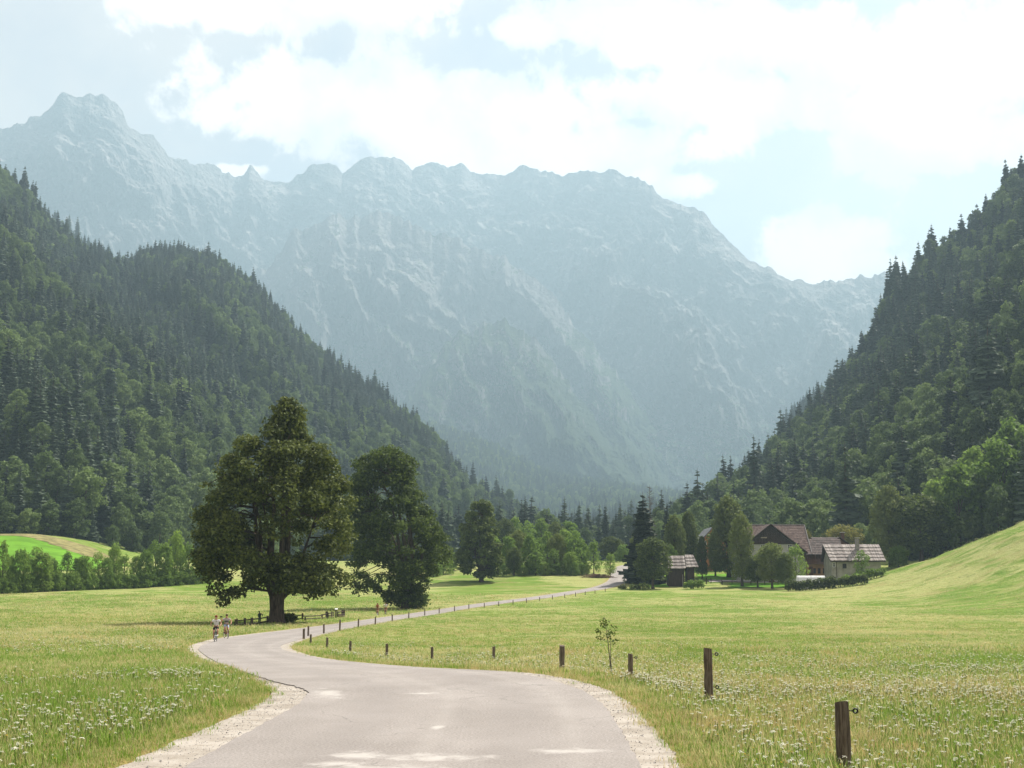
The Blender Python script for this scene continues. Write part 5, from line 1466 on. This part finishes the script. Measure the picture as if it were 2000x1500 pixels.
for i in range(30):     # undergrowth closing the foot of the line
    u = -60 + i * 16 + q.uniform(-4, 4)
    T('hedgerow_bush', 'bush', 'low bush at the foot of the left tree line, %s from the frame edge side' % ORD[i], u, 1150, 1122 + q.uniform(-8, 6) - 0.02 * u, 34 + q.uniform(-6, 8), 299 + 0.11 * u, 'bushes under the left tree line', i, 'bush')
# grove beyond the lone linden
GROVE = [(992, 1044, 34, 372), (1012, 1032, 38, 378), (1034, 1040, 34, 366), (1052, 1048, 30, 372), (1070, 1036, 36, 380), (1088, 1040, 34, 370), (1104, 1030, 34, 382), (1122, 1034, 38, 368), (1136, 1050, 30, 376), (1004, 1066, 30, 362), (1046, 1074, 28, 362), (1082, 1070, 30, 364), (1116, 1076, 30, 363),
         (985, 1010, 40, 470), (1005, 1006, 36, 480), (1030, 1014, 40, 470), (1058, 1010, 40, 480), (1086, 1016, 36, 470), (1112, 1014, 40, 480), (960, 1030, 36, 400)]
for i, (u, vt, w, D) in enumerate(GROVE):
    T('grove_tree', ('alder', 'round', 'alder', 'airy')[i % 4], '%s tree of the green grove beyond the lone linden, counted from the linden' % ORD[sorted(range(len(GROVE)), key=lambda j: GROVE[j][0]).index(i)], u, 1125, vt, w * 1.2, D, 'green grove beyond the lone linden', i)
for (u, vt, w, D, kd, lab) in ((1160, 1052, 36, 366, 'airy', 'young light tree standing over the brush heap'), (1192, 1078, 30, 358, 'airy', 'young tree at the road edge before the farm'), (1195, 1046, 50, 450, 'round', 'round pale green tree beyond the road crest'), (1218, 1062, 40, 440, 'bush', 'bush on the grassy rise above the road crest'),
                               (866, 1088, 44, 366, 'bush', 'pale bush left of the lone linden'), (846, 1094, 40, 360, 'bush', 'dark bush at the foot of the wooded hill, farther left of the lone linden'), (885, 1078, 40, 380, 'alder', 'light tree just behind the lone linden')):
    T('shade_tree', kd, lab, u, 1120, vt, w, D, None, int(u))
for i in range(16):     # low bushes along the foot of the grove
    u = 978 + i * 11
    T('grove_bush', 'bush', 'low bush under the green grove, %s counted away from the lone linden' % ORD[i], u, 1125, 1098 + q.uniform(-8, 8), 24, 361 + q.uniform(0, 6), 'bushes under the grove', i, 'bush')
# big spruces standing above the valley wood
for i, (u, vt, D) in enumerate(((1183, 985, 600), (1205, 1000, 620), (1222, 998, 640), (1150, 1004, 620), (1130, 1000, 660), (1092, 1000, 640), (1044, 996, 660), (1240, 1000, 600))):
    T('spruce_tree', 'spruce', '%s tall spruce standing above the valley wood, counted from the lone linden' % ORD[sorted((1183, 1205, 1222, 1150, 1130, 1092, 1044, 1240)).index(u)], u, 1110, vt, 26, D, 'tall spruces above the valley wood', i)
# ------------------------------------------------------------------ grass and flowers of the meadow
def blade_mat(name, a, b_, straw, s0, s1):
    t = NT(name)
    geo = t.new('ShaderNodeNewGeometry'); oi = t.new('ShaderNodeObjectInfo')
    c = t.mix(geo.outputs['Random Per Island'], a, b_)
    nz = t.noise(oi.outputs['Location'], 0.045, 4, 0.6, (1.0, 0.6, 1.0), 0.3)
    f = t.math('ADD', nz, t.math('MULTIPLY', t.math('SUBTRACT', oi.outputs['Random'], 0.5), 0.3))
    f = t.math('ADD', f, t.math('MULTIPLY', t.math('SUBTRACT', geo.outputs['Random Per Island'], 0.5), 0.25))
    c = t.mix(t.ramp(f, s0, s1), c, straw)
    d = t.bsdf(c, 0.6, None, 0.15)
    tr = t.new('ShaderNodeBsdfTranslucent'); t.set(tr.inputs['Color'], c)
    mx = t.new('ShaderNodeMixShader', {0: 0.42}); t.l.new(d, mx.inputs[1]); t.l.new(tr.outputs[0], mx.inputs[2])
    return t.done(mx.outputs[0])
M_BLADE = blade_mat('grass_blade', (0.13, 0.24, 0.026), (0.26, 0.36, 0.06), (0.56, 0.50, 0.24), 0.46, 0.62)
M_DRY = blade_mat('dry_blade', (0.36, 0.29, 0.12), (0.55, 0.46, 0.24), (0.50, 0.38, 0.16), 0.3, 0.7)
M_STEM = simple_mat('flower_stem', (0.12, 0.17, 0.05), 0.8, 0.2)
def petal(name, col):
    t = NT(name)
    geo = t.new('ShaderNodeNewGeometry')
    c = t.mix(geo.outputs['Random Per Island'], tuple(0.82 * x for x in col), col)
    d = t.bsdf(c, 0.8, None, 0.1); tr = t.new('ShaderNodeBsdfTranslucent'); t.set(tr.inputs['Color'], c)
    mx = t.new('ShaderNodeMixShader', {0: 0.3}); t.l.new(d, mx.inputs[1]); t.l.new(tr.outputs[0], mx.inputs[2])
    return t.done(mx.outputs[0])
M_UMBEL = petal('white_umbel', (0.78, 0.76, 0.64)); M_YELLOWF = petal('yellow_petal', (0.75, 0.50, 0.05)); M_SEED = petal('brown_seed', (0.38, 0.22, 0.10))

def tuft(seed, n, h, spread, wid, mat):
    r = np.random.default_rng(seed); V = []; Fq = []
    for i in range(n):
        a = r.uniform(0, 6.28); b0 = np.array([r.normal() * spread * 0.5, r.normal() * spread * 0.5, -0.03])
        L = h * r.uniform(0.55, 1.15); out = np.array([math.cos(a), math.sin(a), 0]) * L * r.uniform(0.1, 0.5); sd = np.array([-math.sin(a), math.cos(a), 0]) * wid
        m = b0 + out * 0.35 + np.array([0, 0, L * 0.6]); e = b0 + out + np.array([0, 0, L * r.uniform(0.8, 1.0)])
        k = len(V); V += [b0 - sd, b0 + sd, m + sd * 0.8, m - sd * 0.8, e + sd * 0.15, e - sd * 0.15]; Fq += [(k, k + 1, k + 2, k + 3), (k + 3, k + 2, k + 4, k + 5)]
    me = new_mesh('tuft', V, np.array(Fq)); me.materials.append(mat); return me

def flower(seed, h, rad, n, s, mat, dome=0.25):
    r = np.random.default_rng(seed); V = []; Fq = []; mi = []
    def q4(a, b_, c_, d_, m):
        k = len(V); V.extend([a, b_, c_, d_]); Fq.append((k, k + 1, k + 2, k + 3)); mi.append(m)
    w = 0.004
    q4(np.array([-w, 0, 0.]), np.array([w, 0, 0.]), np.array([w, 0, h]), np.array([-w, 0, h]), 1)
    q4(np.array([0, -w, 0.]), np.array([0, w, 0.]), np.array([0, w, h]), np.array([0, -w, h]), 1)
    for i in range(n):
        a = i * 2.4; q = math.sqrt((i + 0.3) / n) * rad
        c = np.array([q * math.cos(a), q * math.sin(a), h + dome * rad * (1 - (q / rad) ** 2) + r.normal() * 0.004]); t_ = r.normal(size=3) * 0.25
        x = unit(np.array([1, 0.3 * r.normal(), t_[0]])) * s; y = unit(np.array([-0.3 * r.normal(), 1, t_[1]])) * s
        q4(c - x, c - y, c + x, c + y, 0)
    me = new_mesh('umbel', V, np.array(Fq)); me.materials.append(mat); me.materials.append(M_STEM); me.polygons.foreach_set('material_index', mi); return me

gr = np.random.default_rng(91)
def sample_ground(n, d0, d1, power, umin=-260, umax=2260):
    """power -1: even on the ground; lower: thinning with distance"""
    k = gr.random(n)
    D = d0 * (d1 / d0) ** k if power == 0 else np.sqrt(d0 ** 2 + k * (d1 ** 2 - d0 ** 2))
    u = gr.uniform(umin, umax, n)
    x = (u - 1000) / F * D
    return x, D
TUFTS = [tuft(s, 24, 0.20, 0.26, 0.006, M_BLADE) for s in (1, 2, 3)] + [tuft(s, 12, 0.27, 0.24, 0.004, M_DRY) for s in (4, 5)]
xa, ya = sample_ground(24000, 9, 26, 1); xb, yb = sample_ground(95000, 26, 330, 0)
x = np.concatenate([xa, xb]); y = np.concatenate([ya, yb])
g = road_gap(x, np.clip(y, -60, 520)) + 0.12 * gr.normal(size=len(x))
keep = (g > 0.03) & ~((y > 300) & (x < 70)); x, y, g = x[keep], y[keep], g[keep]
z = gz(x, y, False)
far = np.clip(y / 26, 1, 10)
patchy = fbm(x / 9, y / 14, 0, 3, 610)
hgt = (0.78 + 0.35 * patchy + 0.2 * gr.normal(size=len(x))) * np.where(g < 0.7, 0.35 + 0.65 * g / 0.7, 1.0) * far ** 0.12
right_far = (x > road_r(np.clip(y, -60, 520))) & (y > 75)
hgt = np.where(right_far, hgt * 0.6, hgt)
hgt = np.clip(hgt, 0.2, 1.6)
wd = np.clip(hgt, 0.6, 1.2) * far ** 0.68
dry = (gr.random(len(x)) < np.where(g < 0.45, 0.5, 0.10 + 0.22 * (patchy > 0.15)))
idx = np.where(dry, 3 + gr.integers(0, 2, len(x)), gr.integers(0, 3, len(x)))
rot = np.stack([gr.normal(size=len(x)) * 0.1, gr.normal(size=len(x)) * 0.1, gr.uniform(0, 6.28, len(x))], 1)
instancer('grass', np.stack([x, y, z], 1), np.stack([wd, wd, hgt], 1), rot, idx, TUFTS, None, 'green and straw coloured meadow grass on both sides of the road')

UMB = [flower(1, 0.22, 0.038, 14, 0.010, M_UMBEL), flower(2, 0.27, 0.046, 16, 0.011, M_UMBEL), flower(3, 0.18, 0.028, 10, 0.0095, M_UMBEL), flower(4, 0.19, 0.014, 5, 0.010, M_YELLOWF), flower(5, 0.25, 0.015, 6, 0.010, M_SEED, 0.9)]
xa, ya = sample_ground(17000, 10, 34, 1); xb, yb = sample_ground(46000, 30, 150, 0)
x = np.concatenate([xa, xb]); y = np.concatenate([ya, yb])
g = road_gap(x, np.clip(y, -60, 520))
dens = 0.7 * fbm(x / 6, y / 8, 0, 3, 650) + 0.35 * gr.normal(size=len(x)) + 0.06
lef = x < road_l(np.clip(y, -60, 520))
bare = np.where(lef, np.exp(-((x + 14) / 9) ** 2 - ((y - 47) / 16) ** 2) * 1.6, np.where(y > 62, (y - 50) / 55, 0))
keep = (g > 0.5) & (dens - bare + np.where(g < 1.2, -0.2, 0) > (-0.05 if True else 0)) & ~((~lef) & (y > 62) & (g < 3) & (gr.random(len(x)) < 0.5))
x, y = x[keep], y[keep]; z = gz(x, y, False)
s = np.clip(y / 30, 1, 2.2) ** 0.5 * gr.uniform(0.4, 0.9, len(x)); sh_ = gr.uniform(0.75, 1.2, len(x))
idx = gr.choice(5, len(x), p=[0.31, 0.18, 0.26, 0.08, 0.17])
rot = np.stack([gr.normal(size=len(x)) * 0.15, gr.normal(size=len(x)) * 0.15, gr.uniform(0, 6.28, len(x))], 1)
instancer('wildflowers', np.stack([x, y, z], 1), np.stack([s, s, sh_], 1), rot, idx, UMB, None, 'white umbel wildflowers scattered through the near meadow')

# loose stones on the gravel shoulder and along the broken asphalt edge
M_STONE = simple_mat('loose_stone', (0.34, 0.32, 0.30), 0.9, 0.4, 6.0, 0.3)
def pebble(seed):
    r_ = np.random.default_rng(seed); b = MB().ball((0, 0, 0), (1, 1, 0.7), 7, 5)
    b.v = [tuple(np.array(v) * (1 + 0.22 * r_.normal())) for v in b.v]
    return b.mesh('pebble', M_STONE)
n = 5200
y = np.sqrt(gr.uniform(10 ** 2, 42 ** 2, n)); side = gr.random(n) < 0.6
k = gr.random(n)
x = np.where(side, road_l(y) - grav_l(y) * (1.05 * k - 0.03), road_r(y) + grav_r(y) * (1.05 * k - 0.03))
z = base_z(y) - 0.02
s = gr.uniform(0.006, 0.017, n) * (1 + (gr.random(n) < 0.06) * 1.2)
instancer('gravel', np.stack([x, y, z], 1), np.repeat(s[:, None], 3, 1), gr.uniform(0, 6.28, (n, 3)), gr.integers(0, 3, n), [pebble(i) for i in range(3)], None, 'loose pale gravel on the road shoulders')

# ------------------------------------------------------------------ cyclists
def cloth(name, col, vary=0.1): return simple_mat(name, col, 0.9, vary, 8.0, 0.2, 0.1)
M_SKIN = cloth('skin', (0.48, 0.27, 0.19), 0.06)
M_TYRE = simple_mat('tyre_rubber', (0.02, 0.02, 0.02), 0.8, 0.1)
M_RIM = simple_mat('rim_metal', (0.45, 0.45, 0.46), 0.35, 0.1, 3.0, 0, 0.5, 0.8)

def skin_obj(name, pts, edges, rad, mat, parent, root=0, sub=2):
    me = bpy.data.meshes.new(name); me.from_pydata([tuple(p) for p in pts], edges, [])
    me.materials.append(mat)
    o = link(name, me, None, parent)
    md = o.modifiers.new('skin', 'SKIN'); md.use_smooth_shade = True; md.branch_smoothing = 0.6
    for i, sv in enumerate(me.skin_vertices[0].data if me.skin_vertices else []):
        pass
    if not me.skin_vertices:
        bm = bmesh.new(); bm.from_mesh(me); bm.verts.layers.skin.verify(); bm.to_mesh(me); bm.free()
    for i, sv in enumerate(me.skin_vertices[0].data):
        rr_ = rad[i] if isinstance(rad[i], tuple) else (rad[i], rad[i])
        sv.radius = rr_; sv.use_root = (i == root)
    ss = o.modifiers.new('smooth', 'SUBSURF'); ss.levels = sub; ss.render_levels = sub
    return o

def bicycle(loc, rz, label, colour, group='bicycles on the road', basket=False):
    o = thing('bicycle', label, 'bicycle', loc, rz, group)
    R = 0.335
    for y in (-0.52, 0.53):
        w = MB().tube([(-0.05, y, R), (0.05, y, R)], 0.025, 8)
        for i in range(14):
            a = 2 * math.pi * i / 14; w.tube([(0.02 * (-1) ** i, y, R), (0, y + (R - 0.03) * math.cos(a), R + (R - 0.03) * math.sin(a))], 0.0025, 3)
        w = w.build('wheel', M_RIM, o)
        MB().torus((0, y, R), R - 0.018, 0.020, 'X', 28, 8).build('tyre', M_TYRE, w, True)
        MB().torus((0, y, R), R - 0.043, 0.011, 'X', 28, 6).build('rim', M_RIM, w, True)
    fr_ = simple_mat('bicycle_paint', colour, 0.35, 0.05, 2.0, 0, 0.5)
    bb, st, ht, hb = (0, 0.03, 0.29), (0, 0.20, 0.80), (0, -0.37, 0.86), (0, -0.41, 0.68)
    MB().tube([bb, st], 0.018, 8).tube([st, ht], 0.017, 8).tube([bb, hb], 0.02, 8).tube([ht, hb], 0.022, 8).tube([bb, (0.05, 0.53, R)], 0.01, 6).tube([bb, (-0.05, 0.53, R)], 0.01, 6).tube([st, (0.05, 0.53, R)], 0.009, 6).tube([st, (-0.05, 0.53, R)], 0.009, 6).build('frame', fr_, o, True)
    MB().tube([hb, (0.045, -0.44, 0.60), (0.05, -0.52, R)], 0.011, 6).tube([hb, (-0.045, -0.44, 0.60), (-0.05, -0.52, R)], 0.011, 6).build('fork', fr_, o, True)
    MB().tube([ht, (0, -0.35, 1.0)], 0.014, 8).tube([(-0.31, -0.22, 1.04), (-0.25, -0.30, 1.04), (0, -0.36, 1.0), (0.25, -0.30, 1.04), (0.31, -0.22, 1.04)], 0.013, 8).build('handlebar', M_BLACK, o, True)
    MB().tube([st, (0, 0.22, 0.9)], 0.013, 8).ball((0, 0.24, 0.93), (0.18, 0.28, 0.07), 12, 7).ball((0, 0.12, 0.925), (0.07, 0.2, 0.05), 10, 6).build('saddle', M_BLACK, o, True)
    MB().torus((0.05, 0.03, 0.29), 0.09, 0.006, 'X', 20, 5).build('chainring', M_RIM, o)
    for s, (dy, dz) in ((1, (-0.10, -0.13)), (-1, (0.10, 0.13))):
        MB().tube([(s * 0.05, 0.03, 0.29), (s * 0.09, 0.03 + dy, 0.29 + dz)], 0.01, 6).box((s * 0.14, 0.03 + dy, 0.29 + dz), (0.10, 0.09, 0.025)).build('pedal', M_BLACK, o)
    if basket:
        MB().box((0, -0.52, 0.92), (0.34, 0.24, 0.22), 0, 0, 1.15).build('basket', simple_mat('basket_wicker', (0.2, 0.11, 0.06), 0.9, 0.3, 20.0), o)
    return o

def finger_hand(c, d, up, parent, side):
    """palm and five fingers closed round a grip"""
    b = MB(); c = Vector(c); d = Vector(d).normalized(); up = Vector(up).normalized(); sd = d.cross(up).normalized()
    b.ball(c, (0.075, 0.085, 0.04), 8, 6)
    for i in range(4):
        o0 = c + sd * (0.026 - 0.017 * i) + d * 0.03; L = (0.034, 0.04, 0.037, 0.028)[i]
        b.tube([o0, o0 + d * L, o0 + d * L * 1.35 - up * L * 0.7, o0 + d * L * 0.7 - up * L * 1.25], [0.0095, 0.009, 0.0085, 0.007], 6)
    t0 = c + sd * 0.034 * side; b.tube([t0, t0 + sd * 0.022 * side + d * 0.025, t0 + sd * 0.008 * side + d * 0.05 - up * 0.02], [0.011, 0.010, 0.008], 6)
    return b.build('hand', M_SKIN, parent, True)

def rider(loc, rz, label, shirt, shorts, hair, shoes, pose='ride', long_hair=False, sleeves=True, group='people cycling along the road', print_=None, stripes=None):
    o = thing('person', label, 'person', loc, rz, group)
    hip, waist, chest, neck, head, crown = (0, 0.20, 1.00), (0, 0.12, 1.16), (0, 0.00, 1.36), (0, -0.06, 1.50), (0, -0.09, 1.60), (0, -0.09, 1.72)
    hl, hr = (-0.30, -0.23, 1.06), (0.30, -0.23, 1.06)
    el, er = (-0.36, 0.00, 1.20), (0.36, 0.00, 1.20)
    if pose == 'raise':
        el, hl = (-0.36, -0.12, 1.24), (-0.42, -0.22, 1.46)
    pts = [hip, waist, chest, neck, head, crown, (-0.185, -0.01, 1.43), el, hl, (0.185, -0.01, 1.43), er, hr,
           (-0.10, 0.17, 0.96), (-0.13, -0.20, 0.72 if pose != 'alt' else 0.62), (-0.13, 0.10, 0.47 if pose != 'alt' else 0.24), (-0.13, -0.03, 0.42 if pose != 'alt' else 0.18),
           (0.10, 0.17, 0.96), (0.13, -0.16, 0.60 if pose != 'alt' else 0.72), (0.13, -0.04, 0.24 if pose != 'alt' else 0.47), (0.13, -0.17, 0.18 if pose != 'alt' else 0.42)]
    ed = [(0, 1), (1, 2), (2, 3), (3, 4), (4, 5), (2, 6), (6, 7), (7, 8), (2, 9), (9, 10), (10, 11), (0, 12), (12, 13), (13, 14), (14, 15), (0, 16), (16, 17), (17, 18), (18, 19)]
    rd = [(0.15, 0.11), (0.135, 0.10), (0.165, 0.11), 0.055, (0.075, 0.09), (0.062, 0.075), 0.062, 0.043, 0.030, 0.062, 0.043, 0.030, 0.09, 0.062, 0.042, 0.035, 0.09, 0.062, 0.042, 0.035]
    body = skin_obj('body', pts, ed, rd, M_SKIN, o)
    V = lambda i: Vector(pts[i])
    sh_pts = [V(0) + Vector((0, 0, 0.02)), V(1), V(2), V(3) - Vector((0, 0, 0.035)), V(6), V(6).lerp(V(7), 0.55 if sleeves else 0.12), V(9), V(9).lerp(V(10), 0.55 if sleeves else 0.12)]
    skin_obj('shirt', sh_pts, [(0, 1), (1, 2), (2, 3), (2, 4), (4, 5), (2, 6), (6, 7)], [(0.175, 0.135), (0.165, 0.125), (0.19, 0.135), 0.075, 0.09, 0.075, 0.09, 0.075], shirt, o, 1)
    so_pts = [V(1) - Vector((0, 0, 0.05)), V(0), V(12), V(12).lerp(V(13), 0.72), V(16), V(16).lerp(V(17), 0.72)]
    skin_obj('shorts', so_pts, [(0, 1), (1, 2), (2, 3), (1, 4), (4, 5)], [(0.15, 0.12), (0.175, 0.135), 0.12, 0.085, 0.12, 0.085], shorts, o, 1)
    hb = MB().ball(Vector(head) + Vector((0, 0.012, 0.075)), (0.185, 0.22, 0.17), 12, 8)
    if long_hair:
        hb.ball(Vector(head) + Vector((0.0, 0.07, -0.03)), (0.21, 0.14, 0.30), 12, 8).tube([Vector(head) + Vector((s_, 0.03, 0.05)) for s_ in (-0.085, -0.09)] + [Vector(head) + Vector((-0.09, 0.0, -0.18))], [0.035, 0.03, 0.02], 6).tube([Vector(head) + Vector((0.085, 0.03, 0.05)), Vector(head) + Vector((0.09, 0.0, -0.18))], [0.035, 0.02], 6)
    hb.build('hair', hair, o, True)
    fc = MB().ball(Vector(head) + Vector((-0.032, -0.083, 0.03)), (0.024, 0.016, 0.016)).ball(Vector(head) + Vector((0.032, -0.083, 0.03)), (0.024, 0.016, 0.016))
    fc.build('eyes', M_BLACK, o)
    MB().ball(Vector(head) + Vector((0, -0.095, 0.0)), (0.026, 0.04, 0.045)).ball(Vector(head) + Vector((-0.083, 0.0, 0.01)), (0.02, 0.04, 0.06)).ball(Vector(head) + Vector((0.083, 0.0, 0.01)), (0.02, 0.04, 0.06)).build('face', M_SKIN, o, True)
    finger_hand(hl, (0, -1, 0) if pose != 'raise' else (0.2, -0.3, 1), (0, 0, 1) if pose != 'raise' else (0, -1, 0), o, 1)
    finger_hand(hr, (0, -1, 0), (0, 0, 1), o, -1)
    for i, j in ((14, 15), (18, 19)):
        a, e = V(i), V(j); MB().tube([a + Vector((0, 0.03, -0.03)), a.lerp(e, 0.5) + Vector((0, -0.02, -0.045)), e + Vector((0, -0.09, -0.035))], [0.042, 0.05, 0.036], 8).build('shoe', shoes, o, True)
    if print_: MB().box((0.03, -0.142, 1.345), (0.10, 0.012, 0.02)).box((0.0, -0.14, 1.315), (0.05, 0.012, 0.012)).build('chest_print', print_, o)
    if stripes:
        for zz_, w in ((1.25, 0.27), (1.19, 0.28)): MB().ball((0, 0.05, zz_), (w * 1.27, 0.28, 0.05), 16, 6).build('shirt_stripe', stripes, o, True)
    return o

WH, GREY = cloth('white_cotton', (0.72, 0.72, 0.72)), cloth('grey_cotton', (0.45, 0.43, 0.44))
DK, DEN = cloth('dark_cotton', (0.02, 0.022, 0.028)), cloth('light_denim', (0.36, 0.45, 0.58))
RED, BRN, RUST = cloth('auburn_hair', (0.20, 0.045, 0.025)), cloth('brown_hair', (0.05, 0.028, 0.018)), cloth('rust_cotton', (0.32, 0.10, 0.05))
def on_road(u, v):
    D = hit(u, v); x = PX(u, D, v)
    return (x, D, float(base_z(D)) + 0.004)
p1, p2, p3, p4 = on_road(421, 1253), on_road(441.5, 1247), on_road(737, 1203), on_road(753, 1200.5)
bicycle(p1, 0.10, 'dark bicycle ridden by the person in the plain white shirt', (0.03, 0.03, 0.035))
rider(p1, 0.10, 'cyclist in white shirt and black shorts with reddish hair, nearest on the road', WH, DK, RED, WH, 'alt', print_=DK)
bicycle(p2, 0.42, 'red bicycle ridden by the person with one raised arm', (0.35, 0.05, 0.04))
rider(p2, 0.25, 'cyclist in grey striped top and light blue shorts raising one arm', GREY, DEN, BRN, DK, 'raise', stripes=DK)
hl = Vector(p2) + Matrix.Rotation(0.25, 3, 'Z') @ Vector((-0.40, -0.24, 1.56))
ph = MB().box((0, 0, 0), (0.17, 0.06, 0.09)).build('camera_body', M_BLACK); ph.location = hl; ph.name = 'small_camera'
MB().tube([(0, -0.03, 0), (0, -0.07, 0)], 0.03, 10).build('lens', M_BLACK, ph)
tag(ph, 'small black camera held up by the cyclist in the striped top', 'camera')
bicycle(p3, 0.05, 'bicycle of the far cyclist with long auburn hair', (0.30, 0.06, 0.05), basket=True)
rider(p3, 0.05, 'far cyclist with long auburn hair and rust coloured top', RUST, RUST, RED, DK, 'ride', True, False)
bicycle(p4, 0.05, 'bicycle of the far cyclist in the white top', (0.25, 0.08, 0.06), basket=True)
rider(p4, 0.05, 'far cyclist in a white top with dark hair beside the leafy tree', WH, RUST, BRN, DK, 'alt')

# dark green figure at the rail fence
D = hit(507, 1220); x = PX(507, D); z = gz1(x, D); h = P(507, 1194, D).z - z
M_BRONZE = simple_mat('dark_green_coat', (0.022, 0.04, 0.028), 0.8, 0.2, 5.0, 0.2, 0.15)
st = thing('person', 'person in dark green clothes standing with bent arm behind the rail fence', 'person', (x, D + 0.5, z), 0.3)
k = h / 1.72; st.scale = (k, k, k)
pts = [(0, 0, 0.92), (0, 0, 1.12), (-0.02, 0, 1.36), (-0.05, 0, 1.50), (-0.07, -0.02, 1.58), (-0.08, -0.02, 1.70), (-0.19, 0, 1.40), (-0.24, -0.06, 1.14), (-0.16, -0.16, 0.98), (0.18, 0, 1.40), (0.42, 0.04, 1.24), (0.26, -0.08, 1.04), (-0.09, 0, 0.88), (-0.10, 0, 0.48), (-0.10, 0.03, 0.08), (-0.11, -0.12, 0.04), (0.09, 0, 0.88), (0.08, 0, 0.48), (0.07, 0.03, 0.08), (0.08, -0.12, 0.04)]
ed = [(0, 1), (1, 2), (2, 3), (3, 4), (4, 5), (2, 6), (6, 7), (7, 8), (2, 9), (9, 10), (10, 11), (0, 12), (12, 13), (13, 14), (14, 15), (0, 16), (16, 17), (17, 18), (18, 19)]
rd = [(0.17, 0.12), (0.17, 0.12), (0.19, 0.13), 0.06, (0.078, 0.09), (0.065, 0.078), 0.085, 0.065, 0.045, 0.085, 0.065, 0.045, 0.11, 0.08, 0.06, 0.04, 0.11, 0.08, 0.06, 0.04]
skin_obj('body', pts, ed, rd, M_BRONZE, st)
MB().ball((-0.075, 0.0, 1.68), (0.19, 0.22, 0.16), 12, 8).build('hair', BRN, st, True)
MB().ball((0.03, 0.12, 1.28), (0.36, 0.22, 0.46), 12, 8).build('rucksack', M_BRONZE, st, True)
# ------------------------------------------------------------------ haze
t = NT('haze')
pv = t.new('ShaderNodeVolumePrincipled')
pv.inputs['Color'].default_value = (0.57, 0.81, 0.97, 1)
pv.inputs['Density'].default_value = HAZE_DENSITY
pv.inputs['Anisotropy'].default_value = 0.25
t.l.new(pv.outputs[0], t.out.inputs['Volume'])
hz = MB().box((0, 4350, 1200), (9600, 9000, 2440)).build('haze', t.m)
tag(hz, 'pale blue haze filling the valley', kind='stuff')
